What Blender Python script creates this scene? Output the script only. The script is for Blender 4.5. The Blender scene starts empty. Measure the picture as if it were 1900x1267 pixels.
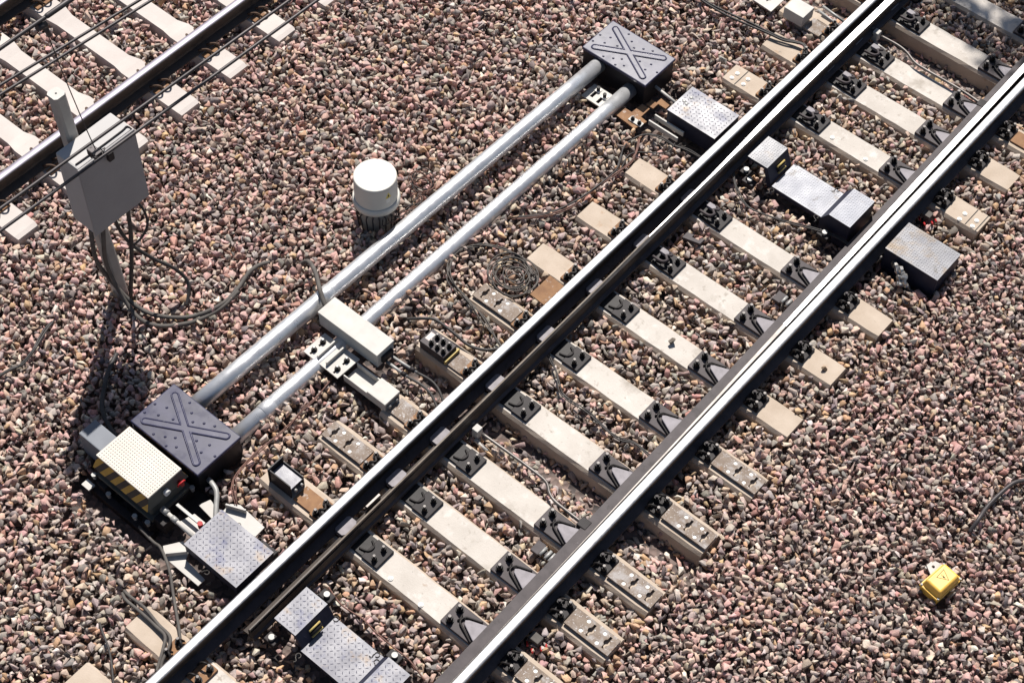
import bpy, bmesh, math, random
import numpy as np
from mathutils import Vector, Matrix, Euler
from mathutils.geometry import tessellate_polygon
random.seed(7); RNG = np.random.default_rng(11)
SC = bpy.context.scene
COL = SC.collection
R = math.radians

# ------------------------------------------------------------------ materials
def nd(nt, kind, **kw):
    n = nt.nodes.new(kind)
    for k, v in kw.items(): setattr(n, k, v)
    return n
def ramp(nt, fac, stops):
    r = nd(nt, 'ShaderNodeValToRGB'); e = r.color_ramp.elements
    while len(e) < len(stops): e.new(0.5)
    for i, (p, c) in enumerate(stops):
        e[i].position = p; e[i].color = (*c, 1) if len(c) == 3 else c
    nt.links.new(fac, r.inputs['Fac']); return r.outputs['Color']
def noise(nt, vec, scale, detail=4, rough=.6):
    n = nd(nt, 'ShaderNodeTexNoise'); n.inputs['Scale'].default_value = scale
    n.inputs['Detail'].default_value = detail; n.inputs['Roughness'].default_value = rough
    nt.links.new(vec, n.inputs['Vector']); return n.outputs['Fac']
def mix(nt, fac, a, b, mode='MIX'):
    m = nd(nt, 'ShaderNodeMix', data_type='RGBA', blend_type=mode)
    for s, v in ((m.inputs['Factor'], fac), (m.inputs['A'], a), (m.inputs['B'], b)):
        if isinstance(v, (int, float)): s.default_value = v
        elif isinstance(v, tuple): s.default_value = (*v, 1)
        else: nt.links.new(v, s)
    return m.outputs['Result']
def base(name):
    m = bpy.data.materials.new(name); m.use_nodes = True
    nt = m.node_tree; b = nt.nodes['Principled BSDF']
    tc = nd(nt, 'ShaderNodeTexCoord'); oi = nd(nt, 'ShaderNodeObjectInfo')
    mu = nd(nt, 'ShaderNodeMath', operation='MULTIPLY'); nt.links.new(oi.outputs['Random'], mu.inputs[0]); mu.inputs[1].default_value = 63.0
    ad = nd(nt, 'ShaderNodeVectorMath', operation='ADD'); nt.links.new(tc.outputs['Object'], ad.inputs[0]); nt.links.new(mu.outputs[0], ad.inputs[1])
    return m, nt, b, ad.outputs[0]
def mat(name, c1, c2=None, scale=6, rough=.6, metal=0., bump=0., bscale=120, spots=None, rr=None, spec=None, aniso=None):
    """two-tone worn surface; spots = (colour, scale, threshold[, softness])"""
    m, nt, b, v = base(name)
    col = c1
    if c2: col = ramp(nt, noise(nt, v, scale, 6), [(.34, c1), (.66, c2)])
    for s in (spots or []):
        c, sc, th = s[:3]; so = s[3] if len(s) > 3 else .04
        f = ramp(nt, noise(nt, v, sc, 5, .65), [(th, (0, 0, 0)), (min(th + so, 1), (1, 1, 1))])
        col = mix(nt, f, col, c)
    if isinstance(col, tuple): b.inputs['Base Color'].default_value = (*col, 1)
    else: nt.links.new(col, b.inputs['Base Color'])
    b.inputs['Metallic'].default_value = metal; b.inputs['Roughness'].default_value = rough
    if rr:
        f = ramp(nt, noise(nt, v, rr[2], 5), [(.35, (rr[0],) * 3), (.65, (rr[1],) * 3)]); nt.links.new(f, b.inputs['Roughness'])
    b.inputs['Specular IOR Level'].default_value = .22 if spec is None else spec
    if bump:
        bp = nd(nt, 'ShaderNodeBump'); bp.inputs['Strength'].default_value = bump; bp.inputs['Distance'].default_value = .004
        nt.links.new(noise(nt, v, bscale, 4), bp.inputs['Height']); nt.links.new(bp.outputs[0], b.inputs['Normal'])
    return m
M = {}
M['concrete'] = mat('concrete', (.50, .46, .415), (.42, .382, .34), 3.2, .9, bump=.6, bscale=90,
                    spots=[((.55, .51, .47), 9, .55, .15), ((.29, .255, .215), 3.4, .585, .18), ((.33, .295, .255), 17, .60, .09), ((.30, .215, .15), 8, .70, .12), ((.11, .09, .075), 50, .705, .02)])
M['tan_concrete'] = mat('tan_concrete', (.44, .365, .295), (.37, .30, .235), 5, .9, bump=.5, bscale=110,
                    spots=[((.34, .23, .15), 7, .62, .12), ((.25, .21, .17), 13, .66, .08), ((.12, .10, .08), 45, .71, .02)])
M['pale_concrete'] = mat('pale_concrete', (.52, .47, .435), (.45, .405, .375), 3, .9, bump=.4, bscale=120, spots=[((.36, .31, .275), 9, .68, .1), ((.40, .36, .33), 22, .66, .06)])
M['rail_web'] = mat('rail_web', (.034, .026, .022), (.052, .040, .033), 9, .5, .1, bump=.2, spots=[((.10, .062, .038), 10, .64, .14), ((.018, .015, .014), 5, .62, .1)], spec=.4)
M['rail_run'] = mat('rail_run', (.56, .545, .54), (.47, .46, .455), 2, .5, 1.0, rr=(.44, .55, 30), spots=[((.34, .32, .31), 60, .66, .06)])
M['rail_edge'] = mat('rail_edge', (.16, .145, .135), (.10, .09, .084), 8, .45, .5)
M['rail_dull'] = mat('rail_dull', (.27, .25, .29), (.20, .185, .215), 5, .5, .5)
M['grease'] = mat('grease', (.044, .036, .038), (.066, .055, .057), 11, .6, .0, bump=.15, spots=[((.15, .135, .135), 24, .69, .07), ((.020, .016, .016), 6, .60, .12)])
M['black_iron'] = mat('black_iron', (.009, .0075, .0075), (.018, .015, .0145), 20, .55, .0, bump=.2)
M['bolt_tip'] = mat('bolt_tip', (.20, .185, .175), (.12, .11, .105), 60, .55, .3)
M['slide_pale'] = mat('slide_pale', (.26, .24, .255), (.19, .175, .185), 16, .6, .0, spots=[((.09, .08, .08), 40, .66, .08)])
M['rust_plate'] = mat('rust_plate', (.22, .175, .14), (.165, .125, .098), 14, .75, .0, bump=.3,
                      spots=[((.31, .285, .27), 9, .50, .14), ((.52, .50, .49), 75, .60, .05), ((.23, .13, .07), 6, .60, .12)])
M['rust'] = mat('rust', (.26, .145, .075), (.185, .10, .055), 12, .8, .0, bump=.4, spots=[((.36, .30, .26), 18, .60, .1), ((.10, .08, .07), 7, .66, .1)])
M['pipe_zinc'] = mat('pipe_zinc', (.66, .66, .66), (.54, .54, .55), 2.2, .34, .65, rr=(.26, .44, 10), spots=[((.44, .44, .45), 34, .63, .08), ((.36, .31, .26), 5, .68, .14)], spec=.4)
M['zinc'] = mat('zinc', (.34, .335, .32), (.25, .245, .235), 10, .5, .2)
M['cover_black'] = mat('cover_black', (.040, .040, .078), (.026, .026, .052), 6, .32, .0, rr=(.25, .38, 8), spots=[((.085, .085, .115), 11, .62, .14), ((.30, .30, .32), 70, .75, .02)], spec=.20)
M['cover_side'] = mat('cover_side', (.010, .009, .011), (.016, .015, .018), 8, .5, .0)
M['tread'] = mat('tread', (.155, .152, .178), (.105, .104, .128), 5, .42, .0, rr=(.34, .50, 7), bump=.1, spec=.42,
                 spots=[((.035, .040, .10), 4.5, .54, .10), ((.20, .13, .075), 5.3, .58, .12), ((.30, .30, .31), 26, .69, .04)])
M['tread_dirty'] = mat('tread_dirty', (.18, .18, .20), (.13, .128, .14), 4, .45, .0, rr=(.36, .55, 6), bump=.12, bscale=260, spec=.42,
                 spots=[((.17, .115, .065), 5, .53, .16), ((.055, .046, .04), 7, .60, .10), ((.045, .038, .032), 34, .66, .05), ((.28, .28, .30), 30, .71, .04)])
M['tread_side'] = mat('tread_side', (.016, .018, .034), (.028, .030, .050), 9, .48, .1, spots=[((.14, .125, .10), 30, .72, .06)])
M['grey_paint'] = mat('grey_paint', (.47, .45, .42), (.40, .38, .35), 4, .6, 0, spots=[((.30, .27, .23), 11, .68, .1), ((.60, .57, .54), 22, .68, .06)])
M['cab_grey'] = mat('cab_grey', (.42, .405, .39), (.37, .355, .345), 2.5, .6, 0, spots=[((.30, .29, .28), 5, .66, .2), ((.05, .04, .04), 60, .77, .02)])
M['post_grey'] = mat('post_grey', (.40, .385, .36), (.33, .32, .30), 5, .6, .2)
M['pot_grey'] = mat('pot_grey', (.57, .545, .49), (.52, .495, .445), 3, .55, spots=[((.42, .39, .34), 10, .68, .12)])
M['pot_base'] = mat('pot_base', (.38, .375, .335), (.32, .315, .285), 6, .6)
M['cream'] = mat('cream', (.56, .51, .45), (.50, .455, .40), 4, .6, spots=[((.40, .36, .31), 14, .68, .08)])
M['olive'] = mat('olive', (.115, .11, .09), (.085, .08, .068), 6, .5)
M['slate'] = mat('slate', (.17, .18, .20), (.14, .15, .17), 5, .55)
M['dark_steel'] = mat('dark_steel', (.014, .0115, .012), (.026, .021, .022), 12, .6, .0, bump=.2, spots=[((.08, .068, .062), 20, .70, .08)])
M['red'] = mat('red', (.33, .018, .02), rough=.5)
M['white'] = mat('white', (.72, .70, .66), (.62, .60, .56), 12, .6)
M['alum'] = mat('alum', (.50, .48, .44), (.42, .40, .37), 7, .6, .0, spots=[((.32, .28, .24), 18, .70, .08)])
M['yellow'] = mat('yellow', (.78, .47, .09), (.72, .42, .07), 10, .36, spec=.5)
M['ochre'] = mat('ochre', (.46, .36, .13), (.36, .26, .09), 20, .6)
M['ink'] = mat('ink', (.012, .012, .012), rough=.6)
M['label_yellow'] = mat('label_yellow', (.6, .48, .08), rough=.5)
M['rubber'] = mat('rubber', (.035, .032, .031), (.055, .05, .048), 12, .55, spots=[((.16, .145, .13), 6, .62, .2)])
M['dusty_rubber'] = mat('dusty_rubber', (.11, .10, .09), (.07, .062, .057), 9, .75, spots=[((.04, .035, .03), 5, .6, .2)])
M['red_wire'] = mat('red_wire', (.17, .085, .065), (.10, .055, .045), 15, .6)
M['overhead'] = mat('overhead', (.055, .05, .05), (.085, .075, .075), 3, .5, .4)
M['crumple'] = mat('crumple', (.5, .48, .46), (.25, .24, .23), 20, .35, .8)
M['bark'] = mat('bark', (.12, .09, .06), (.08, .06, .045), 8, .9)
M['leaf'] = mat('leaf', (.05, .09, .025), (.08, .12, .035), 4, .6)
M['weed'] = mat('weed', (.14, .19, .03), (.20, .24, .05), 40, .6)

def hazard():
    m, nt, b, v = base('hazard'); tc = nd(nt, 'ShaderNodeTexCoord')
    s = nd(nt, 'ShaderNodeSeparateXYZ'); nt.links.new(tc.outputs['Object'], s.inputs[0])
    z = nd(nt, 'ShaderNodeMath', operation='MULTIPLY'); nt.links.new(s.outputs['Z'], z.inputs[0]); z.inputs[1].default_value = -.75
    a = nd(nt, 'ShaderNodeMath', operation='ADD'); nt.links.new(s.outputs['X'], a.inputs[0]); nt.links.new(z.outputs[0], a.inputs[1])
    k = nd(nt, 'ShaderNodeMath', operation='MULTIPLY'); nt.links.new(a.outputs[0], k.inputs[0]); k.inputs[1].default_value = 1 / .108
    f = nd(nt, 'ShaderNodeMath', operation='FRACT'); nt.links.new(k.outputs[0], f.inputs[0])
    g = nd(nt, 'ShaderNodeMath', operation='GREATER_THAN'); nt.links.new(f.outputs[0], g.inputs[0]); g.inputs[1].default_value = .5
    dirt = ramp(nt, noise(nt, v, 25, 4), [(.4, (.52, .30, .04)), (.7, (.40, .23, .045))])
    nt.links.new(mix(nt, g.outputs[0], dirt, (.02, .018, .018)), b.inputs['Base Color']); b.inputs['Roughness'].default_value = .55
    return m
M['hazard'] = hazard()

def stone_mat():
    m, nt, b, v = base('stone'); at = nd(nt, 'ShaderNodeAttribute', attribute_name='stone_tint'); tc = nd(nt, 'ShaderNodeTexCoord')
    n1 = ramp(nt, noise(nt, tc.outputs['Object'], 75, 5, .7), [(.3, (.66, .66, .68)), (.5, (1, 1, 1)), (.72, (1.22, 1.2, 1.17))])
    c = mix(nt, 1.0, at.outputs['Color'], n1, 'MULTIPLY')
    sp = ramp(nt, noise(nt, tc.outputs['Object'], 34, 3), [(.60, (0, 0, 0)), (.70, (1, 1, 1))])
    c = mix(nt, sp, c, mix(nt, .55, c, (.36, .27, .20)))
    nt.links.new(c, b.inputs['Base Color']); b.inputs['Roughness'].default_value = .88; b.inputs['Specular IOR Level'].default_value = .25
    bp = nd(nt, 'ShaderNodeBump'); bp.inputs['Strength'].default_value = .55; bp.inputs['Distance'].default_value = .004
    nt.links.new(noise(nt, tc.outputs['Object'], 140, 4), bp.inputs['Height']); nt.links.new(bp.outputs[0], b.inputs['Normal'])
    return m
M['door_shade_grey'] = mat('door_shade_grey', (.30, .285, .28), (.26, .247, .243), 2.5, .6, spots=[((.22, .21, .205), 5, .64, .2)])  # darker than cab_grey: shade on the cabinet front is put into the colour
M['tread_bright'] = mat('tread_bright', (.27, .275, .31), (.21, .215, .245), 4, .45, .0, rr=(.38, .52, 6), bump=.12, bscale=260, spec=.42,
                 spots=[((.10, .088, .085), 5.5, .57, .10), ((.19, .145, .10), 4, .58, .14), ((.36, .36, .38), 30, .70, .04)])
M['clip_brown'] = mat('clip_brown', (.10, .06, .04), (.06, .04, .03), 20, .7)
M['tan_line'] = mat('tan_line', (.20, .17, .14), (.14, .11, .085), 20, .7)
M['stone'] = stone_mat()
def ground_mat():
    m, nt, b, v = base('ground_soil'); tc = nd(nt, 'ShaderNodeTexCoord')
    vo = nd(nt, 'ShaderNodeTexVoronoi'); vo.inputs['Scale'].default_value = 20; nt.links.new(tc.outputs['Object'], vo.inputs['Vector'])
    c = ramp(nt, vo.outputs['Color'], [(.2, (.05, .042, .04)), (.5, (.11, .085, .075)), (.8, (.16, .115, .10))])
    nt.links.new(c, b.inputs['Base Color']); b.inputs['Roughness'].default_value = .95
    bp = nd(nt, 'ShaderNodeBump'); bp.inputs['Strength'].default_value = 1; bp.inputs['Distance'].default_value = .03
    nt.links.new(vo.outputs['Distance'], bp.inputs['Height']); nt.links.new(bp.outputs[0], b.inputs['Normal'])
    return m
M['ground_soil'] = ground_mat()

# ------------------------------------------------------------------ mesh builder
class MB:
    def __init__(s, *mats): s.bm = bmesh.new(); s.mats = list(mats)
    def mi(s, m):
        if m is None: return 0
        if m not in s.mats: s.mats.append(m)
        return s.mats.index(m)
    def faces(s, vs, fs, m=None, smooth=False):
        i = s.mi(m); bv = [s.bm.verts.new(v) for v in vs]; out = []
        for f in fs:
            try: q = s.bm.faces.new([bv[k] for k in f])
            except ValueError: continue
            q.material_index = i; q.smooth = smooth; out.append(q)
        return bv, out
    def box(s, x0, x1, y0, y1, z0, z1, m=None, bev=0., rot=None):
        vs = [(x, y, z) for x in (x0, x1) for y in (y0, y1) for z in (z0, z1)]
        if rot is not None:
            c = Vector(((x0 + x1) / 2, (y0 + y1) / 2, (z0 + z1) / 2)); vs = [c + rot @ (Vector(v) - c) for v in vs]
        fs = [(0, 1, 3, 2), (4, 6, 7, 5), (0, 4, 5, 1), (2, 3, 7, 6), (0, 2, 6, 4), (1, 5, 7, 3)]
        bv, bf = s.faces(vs, fs, m)
        if bev:
            r = bmesh.ops.bevel(s.bm, geom=list({e for f in bf for e in f.edges}), offset=bev, segments=2, affect='EDGES', profile=.6)
            i = s.mi(m)
            for f in r['faces']: f.material_index = i
        return s
    def prism(s, poly, a0, a1, axis='z', m=None, bev=0., holes=(), msides=None):
        """extrude a 2-D polygon (with holes) along an axis"""
        def P(p, a): return {'z': (p[0], p[1], a), 'y': (p[0], a, p[1]), 'x': (a, p[0], p[1])}[axis]
        loops = [list(poly)] + [list(h) for h in holes]
        flat = [p for l in loops for p in l]; n = len(flat)
        i = s.mi(m); js = s.mi(msides) if msides else i
        v0 = [s.bm.verts.new(P(p, a0)) for p in flat]; v1 = [s.bm.verts.new(P(p, a1)) for p in flat]
        fs = []
        if holes:
            tris = tessellate_polygon([[Vector((*p, 0)) for p in l] for l in loops])
            caps = [tuple(t) for t in tris]
        else: caps = [tuple(range(n))]
        for t in caps:
            for vv in ([v0[k] for k in t], [v1[k] for k in reversed(t)]):
                try: f = s.bm.faces.new(vv); f.material_index = i; fs.append(f)
                except ValueError: pass
        o = 0; sf = []
        for l in loops:
            k = len(l)
            for q in range(k):
                a, b_ = o + q, o + (q + 1) % k
                f = s.bm.faces.new([v0[a], v1[a], v1[b_], v0[b_]]); f.material_index = js; sf.append(f)
            o += k
        bmesh.ops.recalc_face_normals(s.bm, faces=fs + sf)
        if bev and not holes:
            top = [e for f in fs for e in f.edges]
            r = bmesh.ops.bevel(s.bm, geom=list(set(top)), offset=bev, segments=2, affect='EDGES', profile=.6)
            for f in r['faces']: f.material_index = i
        return s
    def tube(s, pts, r, m=None, n=8, caps=True, smooth=True):
        pts = [Vector(p) for p in pts]; rs = r if isinstance(r, (list, tuple)) else [r] * len(pts)
        up = None; rings = []; i = s.mi(m)
        for k, p in enumerate(pts):
            d = (pts[min(k + 1, len(pts) - 1)] - pts[max(k - 1, 0)])
            d = d.normalized() if d.length > 1e-9 else Vector((0, 0, 1))
            if up is None: up = d.orthogonal().normalized()
            up = (up - d * up.dot(d)); up = up.normalized() if up.length > 1e-6 else d.orthogonal().normalized()
            w = d.cross(up)
            rings.append([s.bm.verts.new(p + (up * math.cos(2 * math.pi * j / n) + w * math.sin(2 * math.pi * j / n)) * rs[k]) for j in range(n)])
        for a, b_ in zip(rings, rings[1:]):
            for j in range(n):
                f = s.bm.faces.new([a[j], a[(j + 1) % n], b_[(j + 1) % n], b_[j]]); f.material_index = i; f.smooth = smooth
        if caps:
            for ring, rev in ((rings[0], True), (rings[-1], False)):
                f = s.bm.faces.new(list(reversed(ring)) if rev else ring); f.material_index = i
        return s
    def cyl(s, x, y, z0, z1, r, m=None, n=12, r1=None, smooth=True): return s.tube([(x, y, z0), (x, y, z1)], [r, r if r1 is None else r1], m, n, smooth=smooth)
    def lathe(s, x, y, prof, m=None, n=40, smooth=True):
        i = s.mi(m); rings = [[s.bm.verts.new((x + r * math.cos(2 * math.pi * j / n), y + r * math.sin(2 * math.pi * j / n), z)) for j in range(n)] for r, z in prof]
        for a, b_ in zip(rings, rings[1:]):
            for j in range(n):
                f = s.bm.faces.new([a[j], a[(j + 1) % n], b_[(j + 1) % n], b_[j]]); f.material_index = i; f.smooth = smooth
        f = s.bm.faces.new(rings[-1]); f.material_index = i
        return s
    def build(s, name, parent=None, loc=(0, 0, 0), rot=None):
        """parts carry world-minus-origin coordinates; the parent sits at its origin"""
        me = bpy.data.meshes.new(name)
        s.bm.normal_update(); s.bm.to_mesh(me); s.bm.free()
        for m in s.mats: me.materials.append(M[m])
        o = bpy.data.objects.new(name, me); COL.objects.link(o)
        if parent is not None: o.parent = parent
        o.location = loc
        if rot: o.rotation_euler = rot
        return o
def tag(o, label=None, cat=None, group=None, kind=None):
    for k, v in (('label', label), ('category', cat), ('group', group), ('kind', kind)):
        if v: o[k] = v
    return o
def thing(name, label, cat, loc=(0, 0, 0), group=None, rot=0):
    o = bpy.data.objects.new(name, None); COL.objects.link(o); o.location = loc; o.rotation_euler = (0, 0, rot)
    o.empty_display_size = .1
    return tag(o, label, cat, group)
def copy_tree(o, parent=None):
    c = o.copy(); COL.objects.link(c)
    if parent is not None: c.parent = parent
    for ch in list(o.children): copy_tree(ch, c)
    return c
def smooth_path(pts, k=5):
    pts = [Vector(p) for p in pts]; out = []
    for i in range(len(pts) - 1):
        p0, p1, p2, p3 = pts[max(i - 1, 0)], pts[i], pts[i + 1], pts[min(i + 2, len(pts) - 1)]
        for j in range(k):
            t = j / k
            out.append(.5 * ((2 * p1) + (p2 - p0) * t + (2 * p0 - 5 * p1 + 4 * p2 - p3) * t * t + (3 * p1 - p0 - 3 * p2 + p3) * t ** 3))
    out.append(pts[-1]); return out
def circle(cx, cy, r, n=14, a0=0): return [(cx + r * math.cos(a0 + 2 * math.pi * i / n), cy + r * math.sin(a0 + 2 * math.pi * i / n)) for i in range(n)]
def bolt_mb(x, y, z, h=.05, r=.021, tip='bolt_tip', head='black_iron'):
    b = MB(head)
    b.cyl(x, y, z, z + .008, r * 1.35, head, 14)
    b.tube([(x, y, z + .008), (x, y, z + .008 + h * .62)], r, head, 6, smooth=False)
    b.cyl(x, y, z + .008 + h * .62, z + .008 + h, r * .52, tip, 8)
    return b
def lugs(b, x0, x1, y0, y1, zf, pitch, m, size=1.0):
    """raised treads of a diamond plate, alternately turned; zf(x,y) gives the surface height"""
    nx, ny = int((x1 - x0) / pitch), int((y1 - y0) / pitch)
    ox, oy = x0 + (x1 - x0 - (nx - 1) * pitch) / 2, y0 + (y1 - y0 - (ny - 1) * pitch) / 2
    for i in range(nx):
        for j in range(ny):
            x, y = ox + i * pitch, oy + j * pitch
            a = R(45) if (i + j) % 2 else R(-45)
            L, Wd, h = pitch * .40 * size, pitch * .10 * size, .0022 * size
            ca, sa = math.cos(a), math.sin(a)
            def P(u, v, hh):
                px, py = x + u * ca - v * sa, y + u * sa + v * ca; return (px, py, zf(px, py) + hh)
            vs = [P(-L, 0, 0), P(-L * .4, -Wd, 0), P(L * .4, -Wd, 0), P(L, 0, 0), P(L * .4, Wd, 0), P(-L * .4, Wd, 0), P(-L * .5, 0, h), P(L * .5, 0, h)]
            b.faces(vs, [(0, 1, 6), (1, 2, 7, 6), (2, 3, 7), (3, 4, 7), (4, 5, 6, 7), (5, 0, 6)], m)
def pin_mb(pts): return MB('dusty_rubber').tube(smooth_path(pts, 4), .0026, 'dusty_rubber', 6)
def r_clip(x, y, z, a=0., s=1.0):
    """small sprung wire safety pin on a chain"""
    c = [(math.cos(t) * .016 - .01, math.sin(t) * .016, 0) for t in np.linspace(-2.6, 2.6, 10)] + [(-.03, .008, .003), (-.045, -.006, .002), (-.06, .006, 0)]
    ca, sa = math.cos(a), math.sin(a)
    return pin_mb([(x + s * (u * ca - v * sa), y + s * (u * sa + v * ca), z + w) for u, v, w in c])

# ------------------------------------------------------------------ rails
RAIL = [(-.075, -.172), (.075, -.172), (.075, -.161), (.014, -.140), (.0085, -.12), (.0085, -.062), (.015, -.05), (.036, -.038), (.0365, -.016),
        (.0325, -.0075), (.0245, -.0030), (.012, -.0007), (0, 0), (-.012, -.0007), (-.0245, -.0030), (-.0325, -.0075), (-.0365, -.016), (-.036, -.038), (-.015, -.05), (-.0085, -.062), (-.0085, -.12), (-.014, -.140), (-.075, -.161)]
RUN = {9, 10, 11, 12, 13, 14}
def rail(name, label, group, x, y0, y1, skew=0., top='rail_run', foot='grease'):
    b = MB('rail_web', top, 'rail_edge', foot); n = len(RAIL)
    ys = np.linspace(y0, y1, 9); rings = [[b.bm.verts.new((px + skew * (y - y0), y - y0, pz)) for px, pz in RAIL] for y in ys]
    for r0, r1 in zip(rings, rings[1:]):
        for k in range(n):
            f = b.bm.faces.new([r0[k], r0[(k + 1) % n], r1[(k + 1) % n], r1[k]])
            f.material_index = 1 if k in RUN else 2 if k in (8, 15) else 3 if k in (2, 21) else 0
            f.smooth = k in RUN or k in (8, 9, 14, 15)
    b.bm.faces.new(rings[0]); b.bm.faces.new(list(reversed(rings[-1])))
    bmesh.ops.recalc_face_normals(b.bm, faces=b.bm.faces[:])
    return tag(b.build(name, loc=(x, y0, 0)), label, 'rail', group)
GR = 'running rails'
rail('running_rail', 'bright polished rail beside the open black switch blade, nearer the long silver pipes', GR, 0, -1.5, 16)
rail('running_rail', 'bright polished rail with the closed switch blade pressed against it, nearer the yellow box', GR, 1.509, -1.5, 16)
rail('running_rail', 'dull grey-topped rail crossing behind the post-mounted cabinet', GR, -4.062, -1.5, 16, .0, 'rail_dull', 'rail_web')
rail('running_rail', 'dull grey-topped rail in the extreme top corner, behind the cabinet and the overhead wires', GR, -5.565, -1.5, 16, .0, 'rail_dull', 'rail_web')

def loft(b, secs, mats):
    rings = [[b.bm.verts.new(p) for p in s_] for s_ in secs]; n = len(rings[0])
    for q, (r0, r1) in enumerate(zip(rings, rings[1:])):
        for k in range(n):
            f = b.bm.faces.new([r0[k], r0[(k + 1) % n], r1[(k + 1) % n], r1[k]]); f.material_index = b.mi(mats(k, q))
    b.bm.faces.new(rings[0]); b.bm.faces.new(list(reversed(rings[-1])))
    bmesh.ops.recalc_face_normals(b.bm, faces=b.bm.faces[:])
# open blade: y, head left, head right, head top z, foot right
KL = [(3.0, .188, .200, -.045, .232), (3.8, .184, .197, -.036, .228), (5.3, .174, .187, -.022, .222), (6.6, .161, .174, -.014, .218), (7.4, .150, .161, -.009, .212), (8.2, .139, .161, -.005, .208), (8.8, .119, .160, -.003, .202), (9.4, .100, .158, -.002, .196), (10.9, .090, .152, 0, .188), (16, .075, .142, 0, .18)]
b = MB('rail_web', 'rail_run', 'grease', 'rail_edge', 'tan_line')
secs = []
for y, xl, xr, zt, fr in KL:
    wb = (xl + xr) / 2
    secs.append([(fr - .11, y, -.172), (fr, y, -.172), (fr, y, -.150), (wb + .022, y, -.138), (wb + .016, y, -.07), (max(xr, fr - .03), y, zt - .036), (max(xr, fr - .03), y, zt - .018), (xr, y, zt), (xl + .004, y, zt), (xl, y, zt - .004), (xl, y, zt - .035), (wb - .016, y, -.07), (wb - .016, y, -.138), (fr - .11, y, -.155)])
loft(b, secs, lambda k, q: ('rail_run' if q > 3 else 'tan_line' if q > 0 else 'rail_web') if k == 7 else 'tan_line' if k == 8 and q < 5 else 'rail_edge' if k in (6, 8) else 'grease' if k in (2,) else 'rail_web')
sw = thing('switch_blade', 'long black switch blade standing open beside the pipe-side rail, its tip at the lower hoods', 'switch blade', (0, 0, 0), 'switch blades')
b.build('blade', sw)
# closed blade
KR = [(3.0, 1.462, 1.469, -.034, 1.345), (5.0, 1.455, 1.469, -.022, 1.342), (6.5, 1.442, 1.468, -.010, 1.335), (7.4, 1.428, 1.4665, -.004, 1.328), (7.8, 1.422, 1.466, -.003, 1.325), (9.0, 1.408, 1.462, -.001, 1.315), (10.0, 1.398, 1.455, 0, 1.308), (11, 1.388, 1.448, 0, 1.300), (16, 1.35, 1.41, 0, 1.28)]
secs = []
b = MB('rail_web', 'rail_run', 'grease', 'rail_edge')
for y, xl, xr, zt, fl in KR:
    wb = (xl + xr) / 2
    secs.append([(fl, y, -.172), (1.432, y, -.172), (1.432, y, -.155), (wb + .004, y, -.138), (wb + .004, y, -.07), (xr, y, zt - .04), (xr, y, zt - .004), (xr - .004, y, zt), (xl + .006, y, zt), (xl, y, zt - .010), (xl, y, zt - .035), (wb - .014, y, -.07), (wb - .016, y, -.136), (fl, y, -.148)])
loft(b, secs, lambda k, q: ('rail_run' if q > 2 else 'rail_edge') if k == 7 else 'rail_edge' if k in (6, 8) else 'grease' if k in (11, 12, 13) else 'rail_web')
sw2 = thing('switch_blade', 'switch blade closed flush against the rail nearer the yellow box', 'switch blade', (0, 0, 0), 'switch blades')
b.build('blade', sw2)

# ------------------------------------------------------------------ main-track sleepers
SPROF = [(-.135, -.42), (-.124, -.226), (-.104, -.2), (.104, -.2), (.124, -.226), (.135, -.42)]
def sleeper_body(x0, x1, m='concrete', msd='tan_concrete'):
    b = MB(m, msd); n = 26
    xs = np.linspace(x0, x1, n); rings = []
    for i, x in enumerate(xs):
        e = 1.0 if 0 < i < n - 1 else .96
        rings.append([b.bm.verts.new((x, y * e + random.uniform(-.0022, .0022), z + (random.uniform(-.0012, .0005) if z > -.3 else 0))) for y, z in SPROF])
    for i, (r0, r1) in enumerate(zip(rings, rings[1:])):
        for k in range(6):
            f = b.bm.faces.new([r0[k], r0[(k + 1) % 6], r1[(k + 1) % 6], r1[k]])
            xm = (xs[i] + xs[i + 1]) / 2
            f.material_index = 0 if k == 2 and -.05 < xm < 1.56 else 1
    for r_ in (rings[0], rings[-1]): b.bm.faces.new(r_).material_index = 1
    bmesh.ops.recalc_face_normals(b.bm, faces=b.bm.faces[:])
    return b
def plain_clips(t):
    for xr, sg in ((0, -1), (0, 1), (1.509, -1), (1.509, 1)):
        a, b_ = sorted((xr + sg * .06, xr + sg * .19))
        c = MB('rust', 'black_iron').box(a, b_, -.085, .085, -.2, -.178, 'rust', .004); rc = c.build('rail_clip', t)
        for y in (-.055, .05): bolt_mb(xr + sg * .15, y, -.178, .06, .02).build('bolt', rc)
        for y in (-.062, .045): MB('black_iron').tube(smooth_path([(xr + sg * .076, y - .03, -.155), (xr + sg * .09, y - .012, -.125), (xr + sg * .115, y, -.115), (xr + sg * .135, y + .012, -.13), (xr + sg * .12, y + .03, -.16)]), .0085, 'black_iron', 7).build('spring_clip', rc)
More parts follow.
